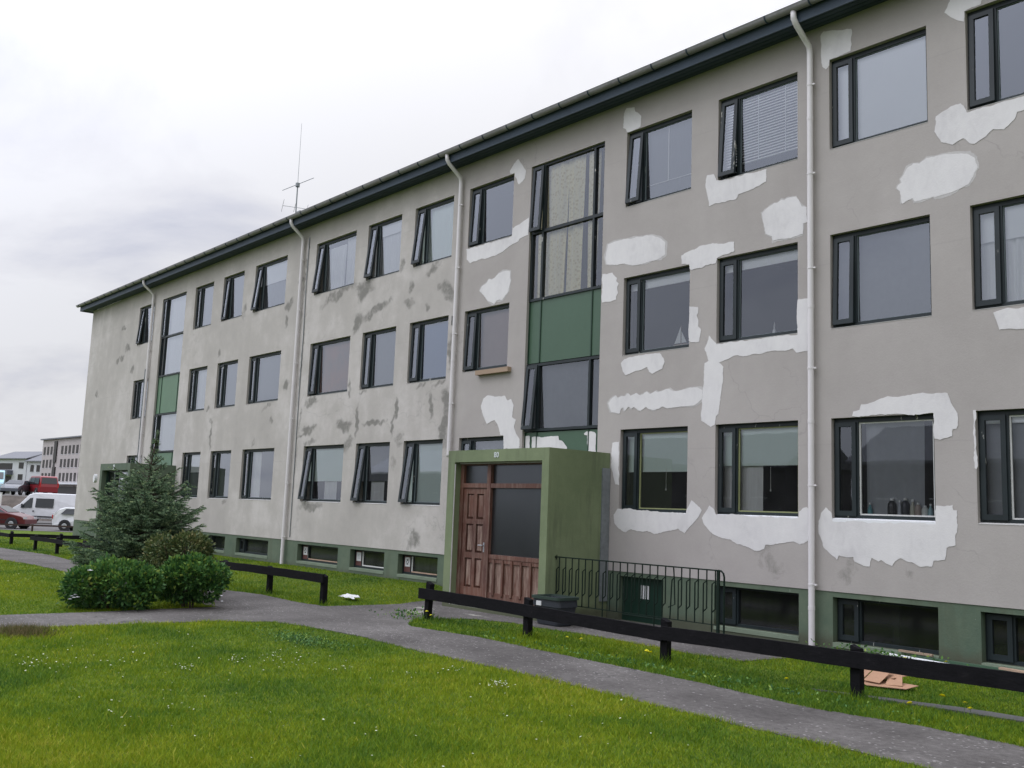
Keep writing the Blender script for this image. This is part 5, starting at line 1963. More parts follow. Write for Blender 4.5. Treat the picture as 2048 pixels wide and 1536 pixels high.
def bush(label, px, top, base_y, depth, wpx, h, name, nl, size, material, seed, flowers=0, lobes=9, stretch=1.0):
    c = at_depth(px, base_y, depth)
    c.z = 0
    Wr = wpx / 2 * depth / FPX
    r_ = np.random.default_rng(seed)
    bo = empty(name, (c.x, c.y, 0), label, 'bush')
    rl = Vector((CR.x, CR.y, 0)).normalized()
    fw = Vector((-rl.y, rl.x, 0))
    # lobed crown: union of ellipsoids
    L_ = []
    for k in range(lobes):
        a = r_.uniform(0, 2 * math.pi)
        q = r_.uniform(.15, .72)
        rad = Wr * r_.uniform(.30, .52)
        cz = h - rad * r_.uniform(.75, 1.1) - (q * .25) * h
        L_.append((c.x + rl.x * Wr * q * math.cos(a) + fw.x * Wr * q * .8 * math.sin(a), c.y + rl.y * Wr * q * math.cos(a) + fw.y * Wr * q * .8 * math.sin(a), max(cz, rad * .7), rad))
    for a in (-1, 1):
        L_.append((c.x + rl.x * Wr * .50 * a, c.y + rl.y * Wr * .50 * a, h * .40, Wr * .5))
    L_.append((c.x, c.y, h * .5, Wr * .62))
    L_ = np.array(L_)
    P_, Dd, vv = [], [], []
    tot = 0
    while tot < nl:
        k = r_.integers(0, len(L_), 4000)
        d = r_.normal(0, 1, (4000, 3))
        d /= np.linalg.norm(d, axis=1)[:, None]
        rr = L_[k, 3] * (1 - np.abs(r_.normal(0, .19, 4000)))
        # twigs poke out here and there
        rr *= 1 + .10 * (np.sin(d[:, 0] * 13 + k) * np.sin(d[:, 1] * 11 + k * 2) * np.sin(d[:, 2] * 9)) + .22 * (r_.random(4000) > .92) * r_.random(4000)
        p = L_[k, :3] + d * rr[:, None] * np.array([1, 1, .85])
        ok = (p[:, 2] > .02)
        inside = np.zeros(4000)
        for l_ in L_:
            inside += (np.linalg.norm(p - l_[:3], axis=1) < l_[3] * .62)
        ok &= (inside < 1)
        P_.append(p[ok])
        Dd.append(d[ok])
        tot += ok.sum()
    P_ = np.concatenate(P_)[:nl]
    Dd = np.concatenate(Dd)[:nl]
    V, F = leaves(P_, Dd + np.array([0, 0, .35]), size, seed=seed)
    val = np.clip(r_.normal(.40, .24, nl) + .25 * (P_[:, 2] / h - .5) + .12 * np.sin(P_[:, 0] * 9) * np.sin(P_[:, 2] * 11), 0, 1)  # top light painted in: leaf tone rises with height in the crown
    mesh_np('crown', V, F, np.repeat(val, 4), material, bo)
    # stems
    b = MB()
    for k in range(14):
        a = r_.uniform(0, 6.28)
        q = Wr * r_.uniform(.1, .7)
        b.tube([(c.x + .08 * math.cos(a), c.y + .08 * math.sin(a), 0), (c.x + q * .5 * math.cos(a), c.y + q * .5 * math.sin(a), h * .35), (c.x + q * math.cos(a), c.y + q * math.sin(a), h * .75)], [.012, .009, .004], 5)
    b.build('stem', MT['trunk'], bo)
    return bo, c


def blossom(parent, p, r_, m_, name='blossom'):
    b = MB()
    for k in range(6):
        a = k * math.pi / 3
        q = Vector((math.cos(a), math.sin(a), 0))
        s = Vector((-q.y, q.x, 0))
        b.add([p, p + q * r_ * .6 + s * r_ * .45 + Vector((0, 0, r_ * .3)), p + q * r_ + Vector((0, 0, r_ * .25)), p + q * r_ * .6 - s * r_ * .45 + Vector((0, 0, r_ * .3))], [(0, 1, 2, 3)])
    b.add([p + Vector((0, 0, r_ * .1)), p + Vector((r_ * .3, 0, r_ * .5)), p + Vector((-.2 * r_, .3 * r_, r_ * .5)), p + Vector((-.2 * r_, -.3 * r_, r_ * .5))], [(0, 1, 2), (0, 2, 3), (0, 3, 1), (1, 3, 2)])
    return b.build(name, m_, parent)


B1, c1 = bush('rounded green rose bush with white blooms, left of the pair at the path', 220, 0, 1175, 15.3, 188, .79, 'rose_bush', 7800, .082, MT['leaf'], 3)
B2, c2 = bush('rounded dark green rose bush at the path junction, right of the pair', 379, 0, 1170, 15.9, 130, .86, 'rose_bush', 7000, .078, MT['leaf'], 5)
B3, c3 = bush('bronze-green shrub behind the two rose bushes, right of the spruce', 360, 0, 1110, 16.9, 172, 1.27, 'bronze_shrub', 6500, .062, MT['leaf_b'], 8)
for i, (x, y, D) in enumerate(((180, 1142, 14.75), (128, 1187, 15.0), (144, 1193, 14.7), (150, 1190, 14.7), (140, 1199, 14.7), (148, 1196, 14.65), (155, 1195, 14.65))):
    blossom(B1, at_depth(x, y, D), .035 if i else .05, MT['putty'])
for (x, y, D) in ((443, 1192, 15.3), (444, 1203, 15.3)):
    blossom(B2, at_depth(x, y, D), .025, MT['putty'])


def spruce():
    D = 18.0
    c = at_depth(272, 1150, D)
    c.z = 0
    top = 3.0
    r_ = np.random.default_rng(21)
    so = empty('spruce_tree', (c.x, c.y, 0), 'small blue-green spruce tree standing behind the rose bushes before the far porch', 'tree')
    b = MB()
    lean = Vector((CR.x, CR.y, 0)) * .17
    b.tube([(c.x, c.y, -.1), (c.x, c.y, 1.0), (c.x + lean.x * .5, c.y + lean.y * .5, 2.2), (c.x + lean.x, c.y + lean.y, top)], [.055, .042, .02, .006], 8)
    b.build('trunk', MT['trunk'], so, smooth=True)
    segs = []     # (p0, p1, needle length)
    br = MB()
    z = .34
    lev = 0
    while z < top - .12:
        t = (z - .34) / (top - .34)
        rad = float(np.interp(z, [.3, .6, .9, 1.2, 1.5, 1.83, 2.2, 2.42, 2.6, 2.75, 3.0], [1.08, 1.22, 1.14, 1.08, .95, .74, .40, .20, .10, .06, .04]))
        nb = max(4, int(round(12 - 7 * t)))
        off = r_.uniform(0, 6.28)
        for k in range(nb):
            a = off + 2 * math.pi * k / nb + r_.uniform(-.25, .25)
            ln = rad * r_.uniform(.62, 1.08)
            zz = z + r_.uniform(-.05, .05)
            tt = zz / top
            base = Vector((c.x + lean.x * tt, c.y + lean.y * tt, zz))
            rise = (.10 + .55 * t) * ln
            droop = -.10 * ln * (1 - t)
            d = Vector((math.cos(a), math.sin(a), 0))
            side = Vector((-d.y, d.x, 0))
            pts = []
            for s in np.linspace(0, 1, 7):
                pts.append(base + d * ln * s + Vector((0, 0, rise * s + droop * math.sin(s * 3.14) + .05 * s * s)))
            br.tube(pts, [.012 * (1 - .8 * s) + .002 for s in np.linspace(0, 1, 7)], 4, cap=False)
            nseg = len(pts) - 1
            for i in range(nseg):
                if i >= 1 or t > .7:
                    segs.append((pts[i], pts[i + 1], .022))
            # side shoots
            ns = max(2, int(ln / .060))
            for j in range(ns):
                s = .22 + .75 * (j + r_.uniform(0, .6)) / ns
                i = min(int(s * nseg), nseg - 1)
                q = pts[i].lerp(pts[i + 1], s * nseg - i)
                for sg in (-1, 1):
                    if r_.random() < .12:
                        continue
                    l2 = (.34 * (1 - s * .72) * ln + .05) * r_.uniform(.6, 1.1)
                    dd = (d * .75 + side * sg * .8 + Vector((0, 0, r_.uniform(-.22, .30)))).normalized()
                    e = q + dd * l2
                    segs.append((q, e, .020))
                    if l2 > .14:
                        for u in (.35, .62, .85):
                            q2 = q.lerp(e, u)
                            for s2 in (-1, 1):
                                d3 = (dd + side * s2 * .7 + d * .3 + Vector((0, 0, r_.uniform(-.3, .3)))).normalized()
                                segs.append((q2, q2 + d3 * l2 * .38, .018))
        z += (.135 if t < .6 else .17) * r_.uniform(.85, 1.15)
        lev += 1
    br.build('branch', MT['trunk'], so)
    # leader shoots
    tipb = Vector((c.x + lean.x, c.y + lean.y, top))
    segs.append((tipb - Vector((0, 0, .28)), tipb + Vector((0, 0, .05)), .02))
    for k in range(4):
        a = k * 1.6
        segs.append((tipb - Vector((0, 0, .12)), tipb + Vector((.04 * math.cos(a), .04 * math.sin(a), .02)), .014))
    P0 = np.array([s[0][:] for s in segs])
    P1 = np.array([s[1][:] for s in segs])
    NLen = np.array([s[2] for s in segs])
    ln = np.linalg.norm(P1 - P0, axis=1)
    cnt = np.maximum(8, (ln / .0036).astype(int))
    idx = np.repeat(np.arange(len(segs)), cnt)
    n = len(idx)
    t = r_.random(n)
    ax = (P1 - P0)[idx] / ln[idx][:, None]
    p = P0[idx] + (P1 - P0)[idx] * t[:, None]
    rn = r_.normal(0, 1, (n, 3))
    rn -= ax * (rn * ax).sum(1)[:, None]
    rn /= np.linalg.norm(rn, axis=1)[:, None]
    nd = ax * .75 + rn
    nd /= np.linalg.norm(nd, axis=1)[:, None]
    sd_ = np.cross(nd, r_.normal(0, 1, (n, 3)))
    sd_ /= np.linalg.norm(sd_, axis=1)[:, None]
    nl = NLen[idx][:, None] * r_.uniform(.8, 1.3, (n, 1))
    w_ = .0046
    V = np.stack([p - sd_ * w_, p + sd_ * w_, p + nd * nl * 1.15], 1).reshape(-1, 3)
    F = (np.arange(n)[:, None] * 3 + np.array([0, 1, 2]))
    tone = r_.normal(0, .16, len(segs))[idx]
    val = np.clip(.36 + tone + .50 * (t - .45) + r_.normal(0, .08, n), 0, 1)
    mesh_np('crown', V, F, np.repeat(val, 3), MT['needle'], so)
    print('needles', n)


spruce()


# ================================================================ GRASS
def inpoly(P_, poly):
    x, y = P_[:, 0], P_[:, 1]
    c = np.zeros(len(P_), bool)
    n = len(poly)
    j = n - 1
    for i in range(n):
        xi, yi = poly[i]
        xj, yj = poly[j]
        c ^= ((yi > y) != (yj > y)) & (x < (xj - xi) * (y - yi) / (yj - yi + 1e-12) + xi)
        j = i
    return c


def shrink_test(P_, poly, m_):
    """inside the polygon by more than m_"""
    r_ = inpoly(P_, poly)
    for dx, dy in ((m_, 0), (-m_, 0), (0, m_), (0, -m_)):
        r_ &= inpoly(P_ + np.array([dx, dy]), poly)
    return r_


def vnoise(x, y, s, seed=0):
    return (np.sin(x * s * 1.0 + seed + 1.3 * np.sin(y * s * .7 + seed)) + np.sin(y * s * 1.27 + 1.7 * np.sin(x * s * .83 + seed * 2) + seed) +
            np.sin((x + y) * s * .61 + 2.1 * np.sin((x - y) * s * .45 + seed))) / 3


def hgt_np(x, y):
    sm = lambda a, b_, v: (lambda t: t * t * (3 - 2 * t))(np.clip((v - a) / (b_ - a), 0, 1))
    return -0.40 * sm(-44, -58, x) + .19 * sm(9.8, 12.2, y) * sm(-15.1, -16.6, x) * sm(-41.5, -39.5, x) * (y < 13)


def scatter_visible(n, dmin, dmax, power=1.0):
    """points on the lawn inside the camera's field (with a margin), denser near the camera"""
    D = dmin * (dmax / dmin) ** rng.random(n)
    u = rng.uniform(-.62, .62, n)
    P_ = np.array([EYE.x, EYE.y])[None] + D[:, None] * (np.array([CD.x, CD.y])[None] + u[:, None] * np.array([CR.x, CR.y])[None])
    return P_, D


def grass():
    n = 900000
    P_, D = scatter_visible(n, 5.2, 42)
    x, y = P_[:, 0], P_[:, 1]
    ok = (y < 12.46) & (x > -46) & ~shrink_test(P_, P_MAIN, .03) & ~inpoly(P_, P_SLAB)
    ok |= (x < -41) & (y > 12.4) & (x > -55)
    for (a, c) in ((-14.42, -11.68), (-33.55, -30.81)):
        ok &= ~((x > a) & (x < c) & (y > 11.0))
    P_, D = P_[ok], D[ok]
    x, y = P_[:, 0], P_[:, 1]
    n = len(x)
    big = vnoise(x, y, .9, 2)
    med = vnoise(x, y, 2.7, 5)
    sm_ = vnoise(x, y, 9.0, 1)
    rough = ((y > 8.5) & (y < 9.9)) | ((y > 8.6) & (x < -14))
    edge = inpoly(P_ + np.array([0, .10]), P_MAIN) | inpoly(P_ - np.array([0, .10]), P_MAIN)
    tuft = np.clip(vnoise(x, y, 5.5, 7) - .35, 0, 1)
    h = .034 + .010 * big + .012 * np.clip(med, 0, 1) + .05 * tuft * (rng.random(n) < .6)
    h = np.where((y > 8.5), h * 1.15 + .004, h)
    h = np.where(y > 9.6, h * .75, h)
    # tall tufts round the fence posts
    for (px, py) in ((-12.8, 9.5), (-10.36, 9.45), (-7.85, 9.45), (-5.3, 9.45), (-15.4, 9.1), (-17.6, 9.15), (-12.9, 9.2)):
        q = np.exp(-((x - px) ** 2 + (y - py) ** 2) / (2 * .13 ** 2))
        h += .12 * q * rng.random(n)
    q = np.exp(-((x + 16.4) ** 2 / .5 + (y - 2.9) ** 2 / .1))
    h *= rng.uniform(.6, 1.35, n)
    wd = (.0022 + .00028 * D) * rng.uniform(.7, 1.3, n)
    a = rng.uniform(0, 2 * math.pi, n)
    lean = rng.normal(0, .55, (n, 2)) * h[:, None]
    z0 = hgt_np(x, y)
    base = np.stack([x, y, z0 - .004], 1)
    s = np.stack([np.cos(a), np.sin(a), np.zeros(n)], 1) * wd[:, None]
    tip = base + np.stack([lean[:, 0], lean[:, 1], h], 1)
    V = np.stack([base - s, base + s, tip], 1).reshape(-1, 3)
    F = (np.arange(n)[:, None] * 3 + np.array([0, 1, 2]))
    val = .52 + .19 * big - .20 * np.clip(med + .15, 0, 1) + .09 * sm_ + .06 * vnoise(x, y, 21.0, 3) + rng.normal(0, .12, n)
    clover = np.clip(vnoise(x, y, 1.15, 9) - .45, 0, 1) + 1.1 * np.exp(-(((x + 11.3) / .55) ** 2 + ((y - 6.45) / .22) ** 2)) + .8 * np.exp(-(((x + 12.6) / .9) ** 2 + ((y - 5.2) / .35) ** 2))
    val -= .42 * np.clip(clover, 0, 1)
    val = np.where(rng.random(n) < .03, val + .4, val)
    val = np.where((y > 8.5) & (y < 10.2), val - .17, val)
    val = np.where((y >= 10.2), val - .06, val)
    mesh_o = mesh_np('grass', V, F, np.repeat(np.clip(val, 0, 1), 3), MT['grass'])
    tag(mesh_o, 'mown green lawn grass with darker clover patches on both sides of the path', 'grass', kind='stuff')
    print('grass blades', n)


grass()


def daisies():
    """small white daisies sprinkled over the lawn, far too many to count"""
    r_ = np.random.default_rng(5)
    pts = []
    for (x, y, sp, k) in ((85, 1330, 60, 34), (240, 1330, 90, 22), (370, 1335, 30, 16), (560, 1318, 60, 46), (470, 1320, 30, 16), (690, 1336, 30, 12), (1000, 1370, 25, 46), (900, 1340, 26, 14),
                          (300, 1400, 200, 30), (330, 1280, 120, 14), (1100, 1440, 160, 12), (700, 1460, 300, 18), (820, 1350, 40, 8), (1300, 1470, 160, 8), (60, 1160, 60, 10), (100, 1290, 90, 18)):
        for _ in range(k):
            px, py = x + r_.normal(0, sp * .6), y + r_.normal(0, sp * .16)
            d = ray(px, py)
            if d.z > -.02:
                continue
            t = -1.72 / d.z
            q = EYE + d * t
            pts.append((q.x, q.y))
    P_ = np.array(pts)
    P_ = P_[~inpoly(P_, P_MAIN)]
    b = MB()
    for x, y in P_:
        z = .045 + r_.uniform(-.008, .012)
        rr = r_.uniform(.006, .010)
        tx, ty = r_.uniform(-.4, .4, 2) * rr
        n = 7
        b.add([(x, y, z + .002)] + [(x + rr * math.cos(2 * math.pi * k / n), y + rr * math.sin(2 * math.pi * k / n), z + (tx * math.cos(2 * math.pi * k / n) + ty * math.sin(2 * math.pi * k / n))) for k in range(n)],
              [(0, 1 + k, 1 + (k + 1) % n) for k in range(n)])
        b.tube([(x, y, 0), (x, y, z)], .0012, 3, cap=False, mi=1)
    o = b.build('daisies', [MT['daisy'], MT['grass']])
    tag(o, 'small white daisies and clover heads sprinkled over the mown lawn', 'daisies', kind='stuff')


MT['daisy'] = simple('daisy_white', (0.46, 0.48, 0.34), 0.8, 0.1, bmp=0)
daisies()
MT['yellow'] = simple('dandelion_yellow', (0.85, 0.78, 0.03), 0.7, 0.1, bmp=0)
MT['stalk'] = simple('green_stalk', (0.06, 0.12, 0.02), 0.7, 0.1, bmp=0)


def make_dandelion():
    o = empty('dandelion', (0, 0, 0), 'small yellow dandelion flower in the grass strip along the black rail fence', 'flower', 'dandelions along the rail fence')
    b = MB()
    n = 10
    for lv, (rr, zz) in enumerate(((.030, .150), (.023, .158), (.014, .163))):
        for k in range(n):
            a = 2 * math.pi * (k + lv * .5) / n
            q = (math.cos(a), math.sin(a))
            s = (-q[1] * .005, q[0] * .005)
            b.add([(0, 0, zz - .006), (q[0] * rr + s[0] * 1.6, q[1] * rr + s[1] * 1.6, zz), (q[0] * rr - s[0] * 1.6, q[1] * rr - s[1] * 1.6, zz)], [(0, 1, 2)])
    b.build('blossom', MT['yellow'], o)
    b = MB()
    b.tube([(0, 0, 0), (.006, 0, .07), (0, 0, .149)], .002, 5)
    b.build('stalk', MT['stalk'], o)
    return o


DL = ['yellow dandelion at the foot of the first post of the long rail fence', 'yellow dandelion just right of the first post of the long rail fence',
      'left one of two yellow dandelions between the second and third fence posts', 'right one of two yellow dandelions between the second and third fence posts',
      'low yellow dandelion just left of the third post of the long rail fence', 'yellow dandelion in front of the third post of the long rail fence',
      'yellow dandelion left of the fence post by the cardboard heap', 'left one of two yellow dandelions by the concrete strip right of the cardboard',
      'right one of two yellow dandelions by the concrete strip right of the cardboard', 'small yellow dandelion near the path edge below the concrete strip',
      'large yellow dandelion near the path at the right edge of the photo', 'yellow dandelion growing under the casement of the right basement window',
      'yellow dandelion by the white pipe under the right basement window']
dn = make_dandelion()
SP = [(-12.62, 9.36), (-12.35, 9.30), (-9.55, 9.42), (-9.40, 9.62), (-8.02, 9.30), (-7.90, 9.28), (-5.87, 9.05), (-4.45, 9.45), (-4.25, 9.50), (-4.41, 8.85), (-3.95, 9.05),
      (-6.15, 12.05), (-5.6, 12.1)]
for i, (x, y) in enumerate(SP):
    if i == 0:
        o = dn
        o.location = (x, y, 0)
    else:
        o = dn.copy()
        C.objects.link(o)
        o.location = (x, y, 0)
        o.rotation_euler = (random.uniform(-.35, .35), random.uniform(-.35, .35), random.uniform(0, 6))
        o.scale = [random.uniform(.7, 1.2)] * 3
        for ch in dn.children:
            c = ch.copy()
            C.objects.link(c)
            c.parent = o
    o['label'] = DL[i]
    o['group'] = 'dandelions in the grass'


# broad leaved weeds by the kerb and the wall
def weeds(name, centre, rad, n, label, hh=.12, size=.05, seed=1):
    r_ = np.random.default_rng(seed)
    p = np.stack([centre[0] + r_.normal(0, rad[0], n), centre[1] + r_.normal(0, rad[1], n), r_.uniform(.02, hh, n)], 1)
    d = np.stack([r_.normal(0, 1, n), r_.normal(0, 1, n), r_.uniform(.2, 1.2, n)], 1)
    V, F = leaves(p, d / np.linalg.norm(d, axis=1)[:, None], size, seed=seed)
    o = mesh_np(name, V, F, np.repeat(r_.uniform(.1, .9, n), 4), MT['leaf'])
    tag(o, label, 'weeds', kind='stuff')


weeds('weeds', (-6.5, 12.1), (.40, .12), 420, 'tangle of broad-leaved weeds under the basement window', .16, .05, 1)
weeds('weeds', (-12.95, 9.25), (.12, .16), 160, 'clump of dry weeds at the first post of the long rail fence', .14, .05, 2)
weeds('weeds', (-8.2, 8.95), (2.2, .10), 500, 'low weeds growing along the edge of the path', .05, .04, 3)
weeds('clover_patch', (-11.3, 6.45), (.42, .15), 900, 'dark clover clump with white heads on the lawn near the path', .06, .032, 4)
# dry grass tuft on the left near the path
def tuft():
    r_ = np.random.default_rng(9)
    n = 2600
    c = np.array([-14.55, 2.75])
    c = np.array([*(lambda q: (q.x, q.y))(EYE + ray(45, 1262) * (1.72 / -ray(45, 1262).z))])
    x = c[0] + r_.normal(0, .22, n)
    y = c[1] + r_.normal(0, .16, n)
    h = r_.uniform(.03, .12, n)
    a = r_.uniform(0, 6.28, n)
    s = np.stack([np.cos(a), np.sin(a), np.zeros(n)], 1) * .004
    base = np.stack([x, y, np.zeros(n)], 1)
    tip = base + np.stack([r_.normal(0, .5, n) * h, r_.normal(0, .5, n) * h, h], 1)
    V = np.stack([base - s, base + s, tip], 1).reshape(-1, 3)
    F = np.arange(n)[:, None] * 3 + np.array([0, 1, 2])
    m_ = leafy('dry_grass', [(0, (.05, .07, .02)), (.5, (.12, .11, .04)), (1, (.18, .13, .07))], .8, .2)
    o = mesh_np('grass_tuft', V, F, np.repeat(r_.random(n), 3), m_)
    tag(o, 'brownish dry grass tuft at the lawn edge, far left by the path', 'grass', kind='stuff')


tuft()


# ================================================================ VEHICLES
def vehicle(name, label, cat, loc, heading, Lg, W, prof, belt, wins, paint, wheels, wr, lamps, trim=None, group=None, roofw=.80, screens=()):
    """side profile extruded across the width; +x is the front. prof = outline (x,z) clockwise from rear bottom"""
    o = empty(name, loc, label, cat, group)
    H = max(p_[1] for p_ in prof)
    mt = Matrix.Translation(loc) @ Matrix.Rotation(heading, 4, 'Z')

    def hw(z, x=0):
        k = 1.0 if z <= belt else 1 - (1 - roofw) * (z - belt) / (H - belt)
        e = 1 - .10 * max(0, (abs(x) - Lg * .36) / (Lg * .14))
        lowr = .94 if z < .3 else 1
        return W / 2 * k * e * lowr

    bm = bmesh.new()
    rows = []
    for s in (-1, -.93, .93, 1):
        rows.append([bm.verts.new((x, s * hw(z, x), z - (.0 if abs(s) < .95 else .0) - (.02 if (abs(s) == 1 and z > belt) else 0))) for x, z in prof])
    n = len(prof)
    for a in range(3):
        for i in range(n):
            j = (i + 1) % n
            bm.faces.new((rows[a][i], rows[a][j], rows[a + 1][j], rows[a + 1][i]))
    bm.faces.new(rows[0])
    bm.faces.new(list(reversed(rows[3])))
    bmesh.ops.recalc_face_normals(bm, faces=bm.faces)
    bmesh.ops.triangulate(bm, faces=[f for f in bm.faces if len(f.verts) > 4])
    me = bpy.data.meshes.new('body')
    bm.transform(mt)
    bm.to_mesh(me)
    bm.free()
    me.materials.append(paint)
    body = bpy.data.objects.new('body', me)
    C.objects.link(body)
    body.parent = o
    body.matrix_parent_inverse = wm(o).inverted()
    md = body.modifiers.new('bevel', 'BEVEL')
    md.width = .035
    md.segments = 2
    md.limit_method = 'ANGLE'

    def place(b, nm, m_, parent):
        b.v = [tuple(mt @ Vector(v)) for v in b.v]
        return b.build(nm, m_, parent)
    for poly in wins:
        for s in (-1, 1):
            b = MB()
            k = len(poly)
            f = list(range(k))
            b.add([(x, s * (hw(z, x) + .012 - (.02 if z > belt else 0)), z) for x, z in poly] + [(x, s * (hw(z, x) - .03), z) for x, z in poly],
                  [tuple(f), tuple(reversed([k + i for i in f]))] + [(i, (i + 1) % k, k + (i + 1) % k, k + i) for i in f])
            place(b, 'side_window', MT['carglass'], o)
    for (xa, za, xb, zb, nm) in screens:
        b = MB()
        d = Vector((zb - za, 0, -(xb - xa))).normalized()
        if nm == 'windscreen':
            d = -d if d.x < 0 else d
        else:
            d = -d if d.x > 0 else d
        e = .02
        b.add([(xa + d.x * e, -hw(za, xa) * .88, za + d.z * e), (xa + d.x * e, hw(za, xa) * .88, za + d.z * e), (xb + d.x * e, hw(zb, xb) * .86, zb + d.z * e), (xb + d.x * e, -hw(zb, xb) * .86, zb + d.z * e)], [(0, 1, 2, 3)])
        place(b, nm, MT['carglass'], o)
    for x in wheels:
        for s in (-1, 1):
            y = s * (W / 2 - .11)
            b = MB()
            b.tube([(x, y - s * .10, wr), (x, y + s * .115, wr)], [wr, wr], 24)
            wh = place(b, 'wheel', MT['tyre'], o)
            b = MB()
            b.tube([(x, y + s * .116, wr), (x, y + s * .124, wr)], [wr * .52, wr * .45], 20)
            place(b, 'rim', MT['rimm'], wh)
            b = MB()
            b.tube([(x, y - s * .05, wr + .02), (x, y + s * .1135, wr + .02)], [wr * 1.2, wr * 1.2], 24)
            place(b, 'wheel_arch', MT['black'], o)
    for (x, z, w_, h, s, nm, m_) in lamps:
        for sd2 in (-1, 1):
            b = MB()
            yo = sd2 * (W / 2 * .93 - w_ / 2)
            b.box(min(x, x - s * .06), max(x, x - s * .06), yo - w_ / 2, yo + w_ / 2, z - h / 2, z + h / 2)
            place(b, nm, m_, o)
    if trim:
        for (x0, x1, z0, z1) in trim:
            b = MB()
            for s in (-1, 1):
                ww = W / 2
                b.box(x0, x1, s * ww - .02, s * ww + .018, z0, z1)
            place(b, 'trim_strip', MT['black'], o)
    return o, mt, place, hw


LR = simple('tail_lamp_red', (.45, .02, .02), .3, .1, bmp=0)
LW = simple('headlamp', (.55, .57, .6), .2, .1, bmp=0)
whitep = car_paint('white_paint', (.74, .75, .78))
redp = car_paint('red_paint', (.25, .016, .024))
maroon = car_paint('maroon_paint', (.11, .008, .014))
greyp = car_paint('grey_paint', (.10, .11, .13))
bluep = car_paint('light_blue_paint', (.30, .52, .58))


def ground_at(px, py, D):
    q = at_depth(px, py, D)
    return q


# white van
HD_L = math.atan2(-.75, -.66)
vp = at_depth(100, 1048, 73)
van_prof = [(-2.7, .32), (-2.7, 1.2), (-2.66, 2.1), (-2.5, 2.25), (.9, 2.27), (1.35, 2.12), (1.95, 1.42), (2.45, 1.12), (2.68, .85), (2.7, .35)]
o, mt, place, hw = vehicle('panel_van', 'white high-roof van with dark side windows parked in the car park', 'van', (vp.x, vp.y, -.38), HD_L, 5.4, 1.98,
    van_prof, 1.15, [[(1.02, 1.15), (1.86, 1.12), (1.72, 1.36), (1.22, 1.86), (1.02, 1.90)], [(-.55, 1.18), (.78, 1.18), (.78, 1.86), (-.55, 1.86)]],
    whitep, (1.75, -1.7), .34, [(2.66, .88, .34, .2, 1, 'headlight', LW), (-2.70, 1.2, .14, .5, -1, 'tail_light', LR)],
    trim=[(-2.5, 1.2, .46, .56)], roofw=.88, screens=[(1.98, 1.42, 1.40, 2.06, 'windscreen')])
b = MB()
for s in (-1, 1):
    b.box(.83, .95, s * 1.0 - .02, s * 1.0 + .02, .86, .95)
place(b, 'door_handle', MT['black'], o)
b = MB()
b.box(2.3, 2.76, -.95, .95, .30, .52)
place(b, 'bumper', MT['black'], o)
for s in (-1, 1):
    b = MB()
    b.box(1.66, 1.78, s * 1.02 - .02 + s * .08, s * 1.02 + .02 + s * .08, 1.12, 1.42)
    place(b, 'wing_mirror', MT['black'], o)

# maroon car in front of it
sed = [(-2.15, .30), (-2.15, .80), (-2.0, .93), (-1.55, .98), (-1.0, 1.34), (-.55, 1.40), (.25, 1.38), (1.05, .98), (1.9, .78), (2.15, .60), (2.15, .30)]
vp = at_depth(-8, 1050, 60)
vehicle('parked_car', 'maroon saloon car at the left edge in front of the white van', 'car', (vp.x, vp.y, -.385), math.atan2(.75, .66), 4.3, 1.72,
        sed, .95, [[(-.95, .98), (-.15, .98), (-.15, 1.32), (-.55, 1.33), (-.85, 1.25)], [(-.08, .98), (.92, .98), (.25, 1.32), (-.08, 1.33)]], maroon, (1.35, -1.3), .31,
        [(2.12, .68, .34, .14, 1, 'headlight', LW), (-2.15, .80, .34, .16, -1, 'tail_light', LR)], trim=[(-1.9, 1.0, .52, .56)], roofw=.78,
        screens=[(1.02, 1.0, .32, 1.35, 'windscreen'), (-1.5, 1.0, -1.03, 1.31, 'rear_window')])
# white hatchback by the corner, seen from behind
hat = [(-1.95, .30), (-2.0, .62), (-1.96, .95), (-1.62, 1.32), (-1.3, 1.42), (.2, 1.42), (1.0, 1.0), (1.8, .82), (1.98, .6), (1.98, .30)]
vp = at_depth(178, 1056, 60)
vehicle('parked_car', 'white hatchback with red tail lamps parked beside the corner of the apartment block', 'car', (vp.x, vp.y, -.385), math.atan2(.80, .60), 3.9, 1.68,
        hat, .95, [[(-1.5, 1.0), (-.4, 1.0), (-.4, 1.34), (-1.2, 1.34)], [(-.3, 1.0), (.88, 1.0), (.2, 1.34), (-.3, 1.34)]], whitep, (1.25, -1.2), .30,
        [(1.96, .68, .32, .14, 1, 'headlight', LW), (-2.0, .84, .26, .22, -1, 'tail_light', LR)], roofw=.8,
        screens=[(1.0, 1.02, .24, 1.38, 'windscreen'), (-1.93, 1.0, -1.64, 1.3, 'rear_window')])
# red people carrier on the upper street, seen from its rear left corner
mini = [(-2.3, .32), (-2.34, .85), (-2.3, 1.15), (-2.1, 1.78), (-1.9, 1.86), (.75, 1.84), (1.55, 1.15), (2.15, .92), (2.3, .62), (2.3, .32)]
vp = at_depth(81, 992, 93)
vehicle('minivan', 'red people carrier with its dark rear window facing the car park, on the upper street', 'minivan', (vp.x, vp.y, 1.66), R(181), 4.6, 1.84,
        mini, 1.08, [[(-1.95, 1.1), (-.75, 1.1), (-.75, 1.68), (-1.85, 1.68)], [(-.65, 1.1), (.4, 1.1), (.4, 1.70), (-.65, 1.70)], [(.5, 1.1), (1.42, 1.1), (.8, 1.68), (.5, 1.70)]], redp, (1.4, -1.45), .33,
        [(2.28, .76, .34, .16, 1, 'headlight', LW), (-2.34, 1.0, .12, .45, -1, 'tail_light', LR)], roofw=.85,
        screens=[(1.5, 1.2, .85, 1.78, 'windscreen'), (-2.31, 1.14, -2.13, 1.7, 'rear_window')])
vp = at_depth(33, 992, 92)
